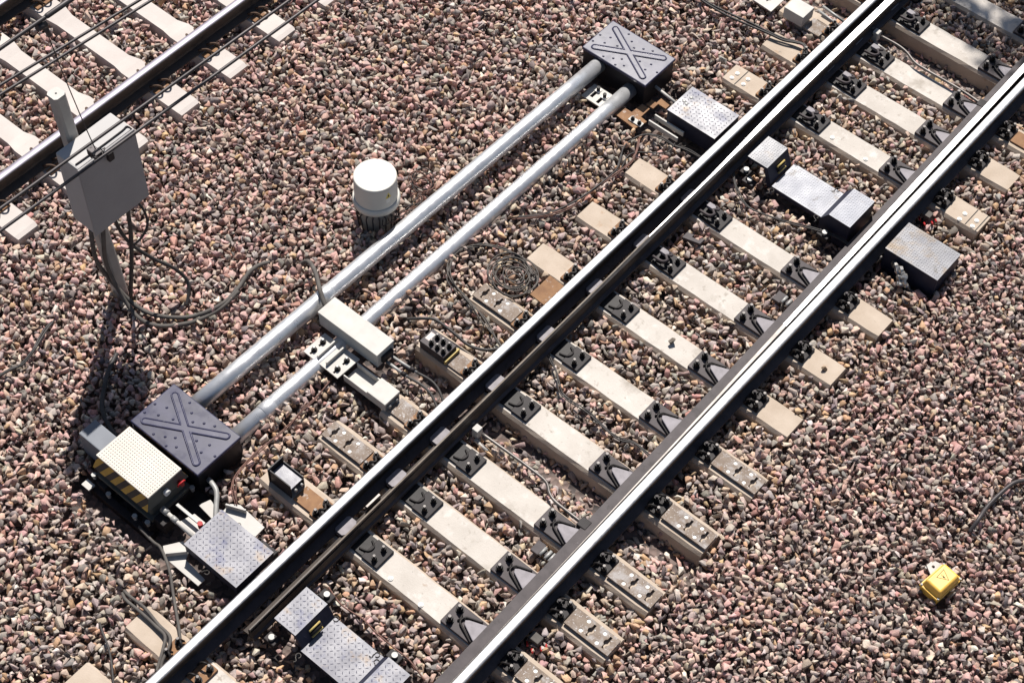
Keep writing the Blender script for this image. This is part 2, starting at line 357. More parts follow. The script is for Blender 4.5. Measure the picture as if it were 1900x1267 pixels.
def make_sleeper(x0, x1, clipL):
    t = thing('concrete_sleeper', '', 'sleeper', (0, 0, 0), 'concrete sleepers of the switch track')
    sleeper_body(x0, x1).build('sleeper_body', t)
    if clipL == 2:
        plain_clips(t); return t
    # slide chair by the open blade
    c = MB('dark_steel', 'grease').box(.325, .47, -.09, .09, -.2, -.176, 'dark_steel', .004).box(.04, .325, -.082, .082, -.2, -.182, 'black_iron', .003)  # inner part blackened to paint in the shade beside rail and blade
    c.tube(smooth_path([(.27, -.05, -.178), (.335, -.03, -.172), (.345, .02, -.172), (.30, .05, -.178)]), .008, 'black_iron', 7)
    ch = c.build('slide_chair', t)
    MB('slide_pale').prism([(.052, -.06), (.066, -.075), (.128, -.075), (.150, -.05), (.150, .05), (.128, .075), (.066, .075), (.052, .06)], -.182, -.132, 'z', 'slide_pale', .003).build('slide_surface', ch)
    for y in (-.048, .048): bolt_mb(.412, y, -.176, .052, .019).build('bolt', ch)
    if clipL:
        q = MB('grease').tube(smooth_path([(.24, -.05, -.15), (.33, -.055, -.135), (.36, -.03, -.12), (.33, 0, -.115), (.36, .03, -.12), (.33, .055, -.135), (.25, .05, -.15)]), .012, 'grease', 8)
        q.box(.255, .33, .012, .06, -.16, -.128, 'slide_pale', .006); q.build('spring_clip', ch)
    # slide chair by the closed blade
    c = MB('grease', 'dark_steel').box(1.065, 1.36, -.095, .095, -.2, -.174, 'grease', .004)
    ch = c.build('slide_chair', t)
    MB('slide_pale').prism([(1.20, .01), (1.215, -.016), (1.335, -.072), (1.352, -.072), (1.352, .072), (1.335, .072), (1.222, .028)], -.174, -.150, 'z', 'slide_pale', .006).build('slide_surface', ch)
    q = MB('black_iron').tube(smooth_path([(1.335, -.088, -.165), (1.26, -.058, -.16), (1.19, -.028, -.158), (1.176, .0, -.158), (1.188, .028, -.158), (1.21, .042, -.16), (1.30, .078, -.165)]), .008, 'black_iron', 8)
    q.tube([(1.155, .03, -.166), (1.165, .005, -.166), (1.16, -.022, -.166)], .008, 'black_iron', 6); q.build('spring_clip', ch)
    for y in (-.052, .052): bolt_mb(1.115, y, -.174, .062, .023).build('bolt', ch)
    # outer fastening, pipe side
    c = MB('black_iron', 'rust').box(-.185, -.06, -.085, .085, -.2, -.178, 'rust', .004); c.box(-.13, -.06, -.07, .07, -.178, -.165, 'black_iron', .004)
    rc = c.build('rail_clip', t)
    for y in (-.055, .05): bolt_mb(-.145, y, -.178, .06, .02).build('bolt', rc)
    MB('black_iron').tube(smooth_path([(-.1, -.05, -.16), (-.13, -.03, -.135), (-.1, 0, -.13), (-.13, .03, -.135), (-.1, .05, -.16)]), .011, 'black_iron', 7).build('spring_clip', rc)
    # outer fastening, yellow-box side
    c = MB('dark_steel', 'black_iron').box(1.57, 1.70, -.082, .082, -.2, -.178, 'dark_steel', .004); c.box(1.57, 1.615, -.06, .06, -.178, -.15, 'black_iron', .006)
    rc = c.build('rail_clip', t)
    for y in (-.052, .05): bolt_mb(1.665, y, -.178, .06, .021).build('bolt', rc)
    for y in (-.062, .045): MB('black_iron').tube(smooth_path([(1.585, y - .03, -.155), (1.60, y - .012, -.125), (1.625, y, -.115), (1.645, y + .012, -.13), (1.63, y + .03, -.16)]), .0085, 'black_iron', 7).build('spring_clip', rc)
    bolt_mb(1.605, .005, -.15, .05, .02, 'grease').build('bolt', rc)
    return t
def keyhole(cx, cy, s, a):
    pts = []
    for i in range(12):
        t = 2 * math.pi * i / 12; r = .024 * s
        if i in (0, 6):
            sg = 1 if i == 0 else -1
            pts += [(sg * .022 * s, -.0095 * s * sg), (sg * .052 * s, -.0095 * s * sg), (sg * .052 * s, .0095 * s * sg), (sg * .022 * s, .0095 * s * sg)]
        else: pts.append((r * math.cos(t), r * math.sin(t)))
    ca, sa = math.cos(a), math.sin(a)
    return [(cx + u * ca - v * sa, cy + u * sa + v * ca) for u, v in pts]
def end_plate(x0, x1, sgn):
    """drilled steel plate over a sleeper end; sgn=+1 holes toward larger x"""
    h = []
    e = x1 if sgn > 0 else x0
    for dx, y in ((.045, -.0), (.165, -.0)): h.append(keyhole(e - sgn * dx * 1.15 - sgn * .012, y, 1.0, R(90)))
    for dx, y in ((.115, -.045), (.115, .045), (.255, -.045), (.255, .045)): h.append(circle(e - sgn * dx, y, .0155, 12))
    b = MB('rust_plate')
    b.prism([(x0, -.074), (x1, -.074), (x1, .074), (x0, .074)], -.188, -.170, 'z', 'rust_plate', holes=h)
    for dx, y in ((.115, -.045), (.115, .045), (.255, -.045), (.255, .045)): b.cyl(e - sgn * dx, y, -.195, -.1735, .0150, 'white', 12)
    b.box(x0 + .03, x1 - .03, -.07, -.066, -.2, -.188, 'black_iron'); b.box(x0 + .03, x1 - .03, .066, .07, -.2, -.188, 'black_iron')  # black strips stand in for the shadow in the gap below the plate
    return b
def stud_mb(x, y): return MB('white').cyl(x, y, -.2, -.194, .019, 'white', 14).cyl(x, y, -.194, -.190, .012, 'white', 12)
#      y,   x0,   x1, clipL, endplates, studs, label
SLP = [(2.06, -.515, 2.0, 2, '', (), 'pale sleeper end poking into the bottom edge below the looped black cable'),
 (2.61, -.515, 2.0, 2, '', (), 'concrete sleeper end with black cables laid across it beside the lower diamond-plate hood'),
 (4.03, -.66, 2.05, 0, 'R', ((.588, 3.956), (.88, 3.943)), 'studded concrete sleeper nearest above the lower hoods, black tray box on its end'),
 (4.55, -.585, 2.09, 0, 'LR', (), 'sleeper with drilled steel plates on both ends, second above the lower hoods'),
 (5.02, -.40, 2.09, 0, 'R', (), 'speckled sleeper beneath the pale channel tray below the long detector box'),
 (5.635, -.60, 2.10, 0, 'R', (), 'sleeper just above the bent grey rod near the detector box, with the six-bolt plate'),
 (6.225, -.59, 2.10, 0, 'LR', (), 'sleeper with drilled plates at both ends beside the black cable coil'),
 (6.82, -.51, 1.99, 0, '', (), 'sleeper with one loose dark stone lying on it between the rails'),
 (7.41, -.485, 1.97, 1, '', (), 'plain sleeper two below the upper middle hoods'),
 (8.025, -.485, 1.99, 1, '', (), 'plain sleeper directly below the upper middle hoods and their twin wire'),
 (9.41, -.515, 2.02, 1, '', ((.576, 9.364), (.917, 9.351), (1.843, 9.401), (1.84, 9.324), (1.953, 9.402), (1.957, 9.331), (-.446, 9.427), (-.451, 9.356), (-.337, 9.433), (-.334, 9.36)), 'sleeper with white studs in its middle and ends, directly above the upper hoods'),
 (9.95, -.49, 1.97, 1, '', (), 'sleeper with a black cable bent over its end, second above the upper hoods'),
 (10.385, -.62, 2.1, 1, 'r', (), 'sleeper just below the bent rod near the top edge, rusty plate on one end'),
 (10.945, -.5, 2.0, 1, '', (), 'dapple-shaded sleeper just above the bent rod near the top edge'),
 (11.52, -.5, 2.0, 1, '', (), 'farthest sleeper, mostly in tree shade in the top corner'),
 (12.12, -.5, 2.0, 1, '', (), 'sleeper cut by the top edge beyond the shaded corner'),
]
protos = {}
for (y, x0, x1, cl, ep, studs, lab) in SLP:
    key = (x0, x1, cl)
    t = copy_tree(protos[cl]) if cl in protos else make_sleeper(-.5, 2.0, cl)
    if cl not in protos: protos[cl] = t
    # every sleeper gets its own body length
    for ch in list(t.children):
        if ch.name.startswith(('sleeper_body', 'end_plate', 'stud')): bpy.data.objects.remove(ch)
    sleeper_body(x0, x1).build('sleeper_body', t)
    t.location = (0, y, 0); t['label'] = lab
    if 'L' in ep: end_plate(x0 + .01, -.19, -1).build('end_plate', t)
    if 'R' in ep: end_plate(1.71, x1 - .0, 1).build('end_plate', t)
    if 'r' in ep: MB('rust').box(1.71, 2.09, -.07, .07, -.2, -.185, 'rust', .003).build('end_plate', t)
    for (sx, sy) in studs: stud_mb(sx, sy - y).build('stud', t)
# marks cut into three sleeper ends, and grooves between the stud pairs
root = [o for o in COL.objects if o.get('label', '').startswith('sleeper with white studs')][0]
for x in (1.898, 1.995, -.395): MB('ink').box(x, x + .008, -.10, .10, -.2003, -.1985, 'ink').build('groove', root)

# ------------------------------------------------------------------ second-track sleepers (waisted, pale)
def pale_sleeper():
    t = thing('pale_sleeper', '', 'sleeper', (0, 0, 0), 'pale sleepers of the second track')
    xs = [-6.02, -5.98, -5.30, -5.18, -4.46, -4.34, -3.66, -3.62]; hw = [.098, .105, .108, .084, .084, .108, .105, .098]; zt = [-.21, -.2, -.2, -.215, -.215, -.2, -.2, -.21]
    b = MB('pale_concrete'); rings = [[b.bm.verts.new(p) for p in ((x, -h * 1.35, -.45), (x, -h, z), (x, h, z), (x, h * 1.35, -.45))] for x, h, z in zip(xs, hw, zt)]
    for r0, r1 in zip(rings, rings[1:]):
        for k in range(4): b.bm.faces.new([r0[k], r0[(k + 1) % 4], r1[(k + 1) % 4], r1[k]])
    b.bm.faces.new(rings[0]); b.bm.faces.new(rings[-1]); bmesh.ops.recalc_face_normals(b.bm, faces=b.bm.faces[:])
    b.build('sleeper_body', t)
    for xr in (-4.062, -5.565):
        for sg in (-1, 1):
            q = MB('rust', 'black_iron')
            for y in (-.05, .045):
                q.tube(smooth_path([(xr + sg * .05, y - .03, -.155), (xr + sg * .085, y - .02, -.13), (xr + sg * .125, y, -.115), (xr + sg * .145, y + .02, -.135), (xr + sg * .12, y + .035, -.17), (xr + sg * .08, y + .02, -.165)]), .009, 'clip_brown', 7)
            q.box(xr + sg * .11 - .03, xr + sg * .11 + .03, -.085, .085, -.2, -.185, 'rust', .004)
            q.build('rail_clip', t)
    return t
ps = pale_sleeper()
PS = [(3.75, 'pale waisted sleeper cut off by the left edge, lowest of the second track'), (4.32, 'pale waisted sleeper end under the overhead wires at the left edge'), (4.91, 'pale waisted sleeper hidden mostly behind the post-mounted cabinet'),
      (5.50, 'pale waisted sleeper whose end shows past the cabinet top'), (6.07, 'pale waisted sleeper, first whole one above the cabinet post'), (6.63, 'pale waisted sleeper, second whole one above the cabinet post'), (7.21, 'pale waisted sleeper whose end shows by the top edge'), (7.78, 'pale waisted sleeper just nicking the top edge')]
for i, (y, lab) in enumerate(PS):
    t = ps if i == 0 else copy_tree(ps); t.location = (0, y, 0); t['label'] = lab

# ------------------------------------------------------------------ silver pipes and embossed covers
def pipe(label, p0, p1, r, seams):
    t = thing('silver_pipe', label, 'pipe', ((p0[0] + p1[0]) / 2, p0[1], p0[2] - r), 'silver signal pipes')
    o = Vector(t.location); d = Vector(p1) - Vector(p0); b = MB('pipe_zinc')
    b.tube([Vector(p0) + d * k / 8 - o for k in range(9)], r, 'pipe_zinc', 28); b.build('pipe_body', t)
    for s in seams:
        q = Vector(p0) + d * s - o; u = d.normalized()
        MB('pipe_zinc').tube([q - u * .055, q - u * .05, q + u * .05, q + u * .055], [r + .0005, r + .004, r + .004, r + .0005], 'pipe_zinc', 28).build('collar', t)
    return t
pipe('long thick silver pipe farther from the rails, lying fully clear of the ballast', (-1.405, 3.95, -.105), (-1.335, 8.68, -.095), .066, (.30,))
pipe('long silver pipe nearer the rails, half sunk in stones and passing under the detector box', (-1.03, 3.95, -.185), (-.99, 8.68, -.155), .064, (.09,))
def cover(label, x0, x1, y0, y1):
    cx, cy = (x0 + x1) / 2, (y0 + y1) / 2
    t = thing('embossed_cover', label, 'cover box', (cx, cy, -.26), 'black embossed cover boxes')
    hx, hy = (x1 - x0) / 2, (y1 - y0) / 2; Z = .26
    b = MB('cover_black', 'cover_side')
    b.prism([(-hx + .012, -hy + .012), (hx - .012, -hy + .012), (hx - .012, hy - .012), (-hx + .012, hy - .012)], 0, Z - .02, 'z', 'cover_side'); b.build('box_body', t)
    lid = MB('cover_black', 'cover_side').box(-hx, hx, -hy, hy, Z - .03, Z, 'cover_black', .008)
    lo = lid.build('lid', t)
    # raised X with rounded ends
    a = math.atan2(hy - .05, hx - .05); Ld = math.hypot(hx - .05, hy - .05) - .012; w = .026
    def arm(ang):
        u = Vector((math.cos(ang), math.sin(ang))); v = Vector((-u.y, u.x)); return u, v
    angs = [a, math.pi - a, math.pi + a, 2 * math.pi - a]
    def outline(w, Lx):
        pts = []
        for i, an in enumerate(angs):
            u, v = arm(an); pa = angs[i - 1]; pu, pv = arm(pa)
            half = ((an - pa) % (2 * math.pi)) / 2; mid = an - half
            k = Vector((math.cos(mid), math.sin(mid))) * (w / math.sin(half)); kk = k
            for q in range(3):
                tt = (q - 1) * .5
                pts.append(kk + (u * max(tt, 0) + pu * max(-tt, 0)) * .03)
            for j in range(9):
                th = -math.pi / 2 + math.pi * j / 8; pts.append(u * (Lx - w) + (u * math.cos(th) + v * math.sin(th)) * w)
        return pts
    o0, o1, o2, o3 = outline(w + .007, Ld + .007), outline(w + .001, Ld + .001), outline(w - .003, Ld - .003), outline(w - .009, Ld - .009)
    xb = MB('cover_black'); n = len(o0)
    rings = [[xb.bm.verts.new((p.x, p.y, z)) for p in o] for o, z in ((o0, Z - .001), (o1, Z + .010), (o2, Z + .010), (o3, Z + .003))]
    for r0, r1 in zip(rings, rings[1:]):
        for k in range(n):
            f = xb.bm.faces.new([r0[k], r0[(k + 1) % n], r1[(k + 1) % n], r1[k]]); f.smooth = True
    for tri in tessellate_polygon([[Vector((p.x, p.y, 0)) for p in o3]]):
        xb.bm.faces.new([rings[-1][k] for k in tri])
    bmesh.ops.recalc_face_normals(xb.bm, faces=xb.bm.faces[:])
    for f in xb.bm.faces:
        if abs(f.normal.z) > .99 and f.normal.z < 0: f.normal_flip()
    xb.build('raised_cross', lo)
    d = MB('cover_black')
    for px, py in ((-.317, -.098), (-.315, 0), (-.229, .035), (-.227, -.049), (-.123, -.004), (-.137, .173), (-.063, .121), (-.001, .073), (.067, .118), (.141, .152), (-.136, -.182), (-.058, -.143), (.002, -.101), (.002, -.191), (.064, -.15), (.145, -.199), (.133, -.019), (.227, .017), (.227, -.065), (.322, -.023), (.326, -.118), (.333, .086)):
        px *= hx / .345; py *= hy / .215
        if abs(px) < hx - .02 and abs(py) < hy - .02: d.lathe(px, py, [(.012, Z - .001), (.008, Z + .004), (.003, Z + .007)], 'cover_black', 10)
    d.build('dimples', lo)['kind'] = 'stuff'
    return t
cover('black metal box with raised X on its lid, beside the striped point machine', -1.60, -.905, 3.585, 4.015)
cover('black metal X-lidded box at the far ends of the silver pipes', -1.52, -.84, 8.63, 9.05)

# ------------------------------------------------------------------ point machine with hazard stripes
pm = thing('point_machine', 'cream-topped point machine with yellow and black striped sides', 'point machine', (-1.255, 3.36, -.34))
O = Vector(pm.location)
class MO(MB):   # builder that takes world coordinates for a thing at O
    def build(s, name, parent, org):
        for v in s.bm.verts: v.co -= org
        return MB.build(s, name, parent)
b = MO('olive'); b.box(-1.52, -.99, 3.205, 3.525, -.17, -.035, 'olive', .012); b.box(-1.55, -.965, 3.175, 3.555, -.20, -.165, 'olive', .006); b.build('housing', pm, O)
b = MO('hazard', 'olive')
t4 = [(-1.515, 3.215), (-.995, 3.215), (-.995, 3.520), (-1.515, 3.520)]; b4 = [(-1.535, 3.165), (-.97, 3.165), (-.97, 3.555), (-1.535, 3.555)]
vs = [(x, y, .062) for x, y in t4] + [(x, y, -.042) for x, y in b4]
for k in range(4): b.faces([vs[k], vs[k + 4], vs[4 + (k + 1) % 4], vs[(k + 1) % 4]], [(0, 1, 2, 3)], 'hazard' if k in (0, 2) else 'olive')
b.faces(vs[:4], [(0, 1, 2, 3)], 'olive'); b.faces(vs[4:], [(3, 2, 1, 0)], 'olive'); bmesh.ops.recalc_face_normals(b.bm, faces=b.bm.faces[:])
b.build('striped_skirt', pm, O)
b = MO('cream').box(-1.522, -.988, 3.208, 3.526, .063, .080, 'cream', .005)
lid = b.build('lid', pm, O)
b = MO('cream')
for i in range(24):
    for j in range(14):
        b.lathe(-1.500 + i * .0214, 3.226 + j * .0217, [(.0052, .079), (.0045, .083), (.0025, .0845)], 'cream', 6)
b.build('tread_dots', lid, O)['kind'] = 'stuff'
b = MO('slate').box(-1.775, -1.537, 3.262, 3.42, -.22, .035, 'slate', .008); b.build('motor_box', pm, O)
b = MO('red').tube(smooth_path([(-.955, 3.440, -.02), (-.945, 3.455, .006), (-.945, 3.49, .006), (-.955, 3.505, -.02)]), .008, 'red', 8).tube([(-.975, 3.472, -.02), (-.935, 3.472, -.012)], .017, 'red', 10); b.build('handle', pm, O)
b = MO('white').tube([(-.985, 3.352, .0), (-.955, 3.352, -.004)], .026, 'white', 18); b.build('knob', pm, O)
b = MO('dark_steel')
for x in (-1.50, -1.04):
    b.box(x, x + .08, 3.14, 3.56, -.34, -.20, 'dark_steel', .006)
b.box(-1.56, -.94, 3.10, 3.16, -.36, -.28, 'dark_steel', .006); b.box(-1.2, -.78, 3.42, 3.62, -.33, -.30, 'dark_steel', .004); b.box(-.96, -.86, 3.19, 3.30, -.26, -.14, 'dark_steel', .005)
b.build('base_frame', pm, O)
for x, y in ((-1.545, 3.158), (-.975, 3.145), (-.945, 3.545), (-1.35, 3.12), (-1.08, 3.12)):
    b = MO('zinc'); b.tube([(x, y, -.2), (x, y, -.155)], .014, 'zinc', 6, smooth=False).cyl(x, y, -.165, -.15, .02, 'zinc', 6); b.build('bolt', pm, O)
MO('alum').box(-1.60, -1.52, 3.07, 3.13, -.25, -.235, 'alum', .002).build('foot_plate', pm, O)
# rods between machine and hood
def rods(name, label, cat, pts, r, m='zinc', sleeves=(), group=None):
    t = thing(name, label, cat, pts[0], group); o = Vector(pts[0])
    MB(m).tube([Vector(p) - o for p in pts], r, m, 12).build('rod', t)
    for a, l, rr, mm in sleeves:
        p0, p1 = Vector(pts[0]), Vector(pts[-1]); u = (p1 - p0).normalized(); q = p0 + (p1 - p0) * a - o
        MB(mm).tube([q, q + u * l], rr, mm, 14).build('sleeve', t)
    return t
rods('drive_rod', 'pale round drive rod from the striped machine to the lower pipe-side hood', 'drive rod', [(-.95, 3.272, -.10), (-.58, 3.262, -.11)], .016, 'grey_paint', ((.0, .06, .024, 'zinc'), (.28, .05, .021, 'zinc')))
t = thing('flat_bar', 'flat steel detection bar with red-capped end, below the red handle', 'detection bar', (-.78, 3.36, -.1)); o = Vector(t.location)
MB('zinc').box(-.115, .10, -.012, .012, -.006, .01, 'zinc', .003).build('bar', t)
MB('red').cyl(.125, -.004, -.03, .022, .019, 'red', 14).build('cap', t)
MB('grey_paint').prism([(-.04, -.085), (.12, -.07), (.11, .05), (.0, .05)], -.075, -.06, 'z', 'grey_paint').build('mount_plate', t)
tag(MB('zinc').tube(smooth_path([(-.90, 3.665, -.15), (-.85, 3.65, -.12), (-.79, 3.632, -.115), (-.745, 3.60, -.12), (-.70, 3.548, -.13), (-.62, 3.46, -.15)]), .019, 'zinc', 14).build('conduit_elbow'), 'bent metal conduit leaving the lower black X cover', 'conduit')
def bracket(label, pts, z, ribs):
    b = MB('grey_paint'); b.prism(pts, z - .012, z, 'z', 'grey_paint', .002)
    for (x0, y0, x1, y1) in ribs:
        d = Vector((x1 - x0, y1 - y0)).normalized() * .006
        b.prism([(x0 - d.y, y0 + d.x), (x1 - d.y, y1 + d.x), (x1 + d.y, y1 - d.x), (x0 + d.y, y0 - d.x)], z, z + .05, 'z', 'grey_paint')
    return tag(b.build('mounting_bracket'), label, 'bracket', 'pale brackets of the point machine')
bracket('pale grey bracket beside the lower hood on the side toward the black X cover', [(-.66, 3.56), (-.34, 3.555), (-.345, 3.665), (-.60, 3.68), (-.66, 3.64)], -.185, [(-.66, 3.60, -.52, 3.66)])
bracket('pale grey bracket below the lower hood, under the looped cable', [(-.78, 3.10), (-.70, 3.045), (-.37, 3.045), (-.37, 3.11), (-.58, 3.13), (-.62, 3.20), (-.70, 3.22)], -.2, [(-.70, 3.06, -.60, 3.17)])
bracket('small pale plate between the bent conduit and the detection bar', [(-.83, 3.49), (-.64, 3.47), (-.64, 3.56), (-.80, 3.575)], -.2, [])

# ------------------------------------------------------------------ diamond-plate hoods
GH = 'diamond-plate hoods and plates over the switch rods'
def flat_hood(label, x0, x1, y0, y1, zt, zb, m='tread', pitch=.033, name='tread_hood', side='tread_side'):
    t = thing(name, label, 'tread plate', ((x0 + x1) / 2, (y0 + y1) / 2, zb), GH); o = Vector(t.location)
    b = MB(m, side)
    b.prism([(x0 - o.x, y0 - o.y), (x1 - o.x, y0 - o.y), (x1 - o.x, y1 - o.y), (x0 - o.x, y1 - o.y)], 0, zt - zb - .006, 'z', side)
    b.build('hood_body', t)
    b = MB(m); Z = zt - zb; b.box(x0 - o.x - .003, x1 - o.x + .003, y0 - o.y - .003, y1 - o.y + .003, Z - .006, Z, m)
    lugs(b, x0 - o.x + .005, x1 - o.x - .005, y0 - o.y + .005, y1 - o.y - .005, lambda x, y: Z, pitch, m, 1.0)
    b.build('tread_top', t)
    return t, o
t, o = flat_hood('blue-stained diamond-plate hood beside the striped point machine', -.605, -.10, 3.165, 3.52, -.05, -.15)
for (x, y, a) in ((-.44, 3.53, .3), (-.25, 3.55, 1.2), (-.30, 3.53, 2.0), (-.34, 3.13, .5)): r_clip(x - o.x, y - o.y, .06, a).build('safety_pin', t)
MB('dark_steel').box(-.25, -.10, 3.52 - o.y + o.y, 3.56, -.17, -.10, 'dark_steel', .004).build('lug_plate', t, loc=-o)
t, o = flat_hood('diamond-plate hood just outside the pipe-side rail near the far black X cover', -.565, -.085, 8.585, 8.925, -.05, -.24)
for x, y in ((-.50, 8.82), (-.52, 8.75), (-.49, 8.74)): MB('zinc').lathe(x - o.x, y - o.y, [(.018, .19), (.015, .194), (.006, .197)], 'zinc', 12).build('stud', t)
r_clip(-.30 - o.x, 8.50 - o.y, .03, .8, 1.3).build('safety_pin', t)
t, o = flat_hood('rust-dusted tread-plate box outside the rail, beside the crumpled silver thing', 1.60, 2.075, 8.565, 8.90, -.05, -.29, 'tread_dirty', .021)
r_clip(1.98 - o.x, 8.44 - o.y, .06, 2.6, 1.3).build('safety_pin', t)
for y in (8.50, 8.80): MB('rail_edge').tube(smooth_path([(1.585 - o.x, y - o.y, .10), (1.60 - o.x, y + .03 - o.y, .16), (1.585 - o.x, y + .06 - o.y, .10)]), .010, 'rail_edge', 8).build('hinge_loop', t)
def mid_hood(label, prof, y0, y1, m, pitch, handle, slope, org):
    """folded tread-plate hood: profile in x-z extruded along the track"""
    t = thing('folded_hood', label, 'tread plate', org, GH); o = Vector(org)
    b = MB(m, 'tread_side'); P = [(x - o.x, z - o.z) for x, z in prof]
    b.prism(P, y0 - o.y, y1 - o.y, 'y', 'tread_side')
    bmesh.ops.recalc_face_normals(b.bm, faces=b.bm.faces[:])
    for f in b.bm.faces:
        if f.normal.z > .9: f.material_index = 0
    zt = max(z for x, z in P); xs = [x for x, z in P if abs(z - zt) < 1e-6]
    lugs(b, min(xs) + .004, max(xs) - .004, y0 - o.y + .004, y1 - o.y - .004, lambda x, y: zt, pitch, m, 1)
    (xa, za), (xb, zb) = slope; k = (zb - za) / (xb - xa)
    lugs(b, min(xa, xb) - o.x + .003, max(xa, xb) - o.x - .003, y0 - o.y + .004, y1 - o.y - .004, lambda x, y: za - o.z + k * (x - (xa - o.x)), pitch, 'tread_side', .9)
    b.build('hood_body', t)
    if handle:
        hx, hz, hy, nx = handle
        q = MB('ochre', 'black_iron'); n = Vector((nx, 0, .35)).normalized()
        for dz, mm in ((-.032, 'ochre'), (.0, 'black_iron'), (.03, 'ochre')):
            c = Vector((hx - o.x, 0, hz - o.z)) + Vector((-n.z * nx, 0, n.x * nx)).normalized() * dz + n * .012
            q.tube([(c.x, hy - o.y - .05, c.z), (c.x, hy - o.y + .05, c.z)], .008 if mm == 'ochre' else .016, mm, 8)
        q.build('handle', t)
    return t, o
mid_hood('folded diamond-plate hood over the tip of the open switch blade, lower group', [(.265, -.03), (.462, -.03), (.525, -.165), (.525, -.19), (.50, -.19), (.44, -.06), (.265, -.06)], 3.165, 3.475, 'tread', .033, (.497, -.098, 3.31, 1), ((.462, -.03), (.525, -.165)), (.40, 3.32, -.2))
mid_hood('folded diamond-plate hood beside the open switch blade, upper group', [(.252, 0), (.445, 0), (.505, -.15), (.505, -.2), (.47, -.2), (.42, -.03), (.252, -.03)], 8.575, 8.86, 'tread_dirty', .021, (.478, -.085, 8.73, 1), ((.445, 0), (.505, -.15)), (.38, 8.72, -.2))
mid_hood('folded tread hood beside the closed switch blade, upper group, grimy with a pale scrape', [(1.285, -.015), (1.085, -.015), (1.02, -.11), (1.02, -.2), (1.04, -.3), (1.285, -.3)], 8.52, 8.875, 'tread_bright', .021, None, ((1.085, -.02), (1.02, -.11)), (1.15, 8.7, -.2))  # closed dark end face stands in for the shaded opening under this hood
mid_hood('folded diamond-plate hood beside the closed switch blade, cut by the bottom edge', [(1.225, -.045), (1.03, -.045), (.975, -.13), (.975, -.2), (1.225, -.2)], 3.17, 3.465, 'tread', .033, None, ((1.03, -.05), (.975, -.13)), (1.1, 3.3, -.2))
def plate(label, x0, x1, y0, y1, z, m, pitch, pins, bars):
    t, o = flat_hood(label, x0, x1, y0, y1, z, z - .05, m, pitch, 'tread_cover')
    for (x, y, a) in pins: r_clip(x - o.x, y - o.y, .055, a, 1.1).build('safety_pin', t)
    for (x, ya, yb) in bars: MB('alum').tube([(x - o.x, ya - o.y, .062), (x - o.x, yb - o.y, .062)], .008, 'alum', 8).build('hinge_bar', t)
plate('flat bright diamond plate lying between the two lower folded hoods', .515, .965, 3.15, 3.475, -.155, 'tread', .033, ((.545, 3.475, .4), (.53, 3.12, 1.8), (.93, 3.47, 1.0), (.95, 3.43, 2.2)), ((.985, 3.19, 3.40),))
plate('flat dull tread plate with dark burn stains between the two upper folded hoods', .525, 1.01, 8.57, 8.885, -.155, 'tread_bright', .021, ((.545, 8.90, .3), (.55, 8.54, 1.4), (.95, 8.90, 1.1), (.97, 8.55, 2.0)), ((1.03, 8.62, 8.80),))
for i, (x, y, z) in enumerate(((.37, 3.555, -.13), (1.02, 3.53, -.14), (.30, 3.09, -.16), (.35, 8.50, -.15), (1.12, 8.45, -.15), (.27, 8.56, -.14))):
    t = thing('rod_joint', ('steel rod joint with shiny pin head at the upper side of the lower blade-tip hood', 'shiny pin-headed rod joint beside the hood cut by the bottom edge', 'steel rod joint with shiny pin head beside the blade tip end', 'shiny pin-headed rod joint below the upper hood by the open blade', 'shiny pin-headed rod joint below the grimy upper hood', 'small shiny-headed joint tucked against the open blade by the upper hood')[i], 'rod joint', (x, y, z), 'rod joints of the switch')
    MB('dark_steel').box(-.055, .05, -.035, .035, -.07, -.015, 'dark_steel', .006).build('clevis', t)
    MB('bolt_tip').cyl(0, 0, -.015, .012, .022, 'zinc', 14).build('pin_head', t)

# ------------------------------------------------------------------ detector assembly
dt = thing('detector_box', 'long pale rectangular detector box lying across the silver pipes', 'detector box', (-.95, 5.25, -.14))
MB('alum').box(-.30, .30, -.09, .09, .0, .135, 'alum', .006).build('box_body', dt)
MB('alum').box(-.304, .304, -.094, .094, .135, .16, 'alum', .004).build('lid', dt)
MB('dark_steel').box(.30, .325, -.05, .06, .03, .10, 'dark_steel', .004).build('cable_gland', dt)
sp = thing('slotted_plate', 'pale slotted steel plate with two ribs and four nuts, beneath the detector box', 'bracket plate', (-.975, 4.99, -.135))
h = [[(x + u, y + v) for u, v in ((-.009, -.035), (.009, -.035), (.009, .035), (-.009, .035))] for x, y in ((-.13, -.045), (-.13, .05), (.12, -.055), (.12, .045))]
MB('alum').prism([(-.185, -.095), (.175, -.105), (.18, .13), (-.18, .13)], 0, .012, 'z', 'alum', holes=h).build('plate', sp)
for x in (-.055, .035): MB('alum').box(x - .007, x + .007, -.075, .13, .012, .05, 'alum', .002).build('rib', sp)
for x, y in ((-.13, -.045), (-.13, .05), (.12, -.055), (.12, .045)): bolt_mb(x, y + .01, .012, .035, .018, 'zinc').build('nut', sp)
uc = thing('channel_tray', 'pale U-shaped channel tray with white cap, lying below the detector box', 'channel', (-.58, 5.015, -.2))
MB('alum').box(-.21, .21, -.078, .078, 0, .012, 'alum', .002).box(-.21, .21, -.078, -.068, .012, .07, 'alum', .002).box(-.21, .21, .068, .078, .012, .07, 'alum', .002).build('channel', uc)
MB('alum').box(.03, .215, -.082, .082, .070, .098, 'alum', .006).build('cap', uc)
for y in (-.045, .03): MB('zinc').tube([(.215, y, .05), (.235, y, .05)], .014, 'zinc', 8).build('screw', uc)
tag(MB('rust_plate').box(-.355, -.17, 4.95, 5.10, -.198, -.182, 'rust_plate', .003).build('rusty_plate'), 'flaking rusty plate between the channel tray and the rail', 'steel plate', 'rusty plates by the rail')
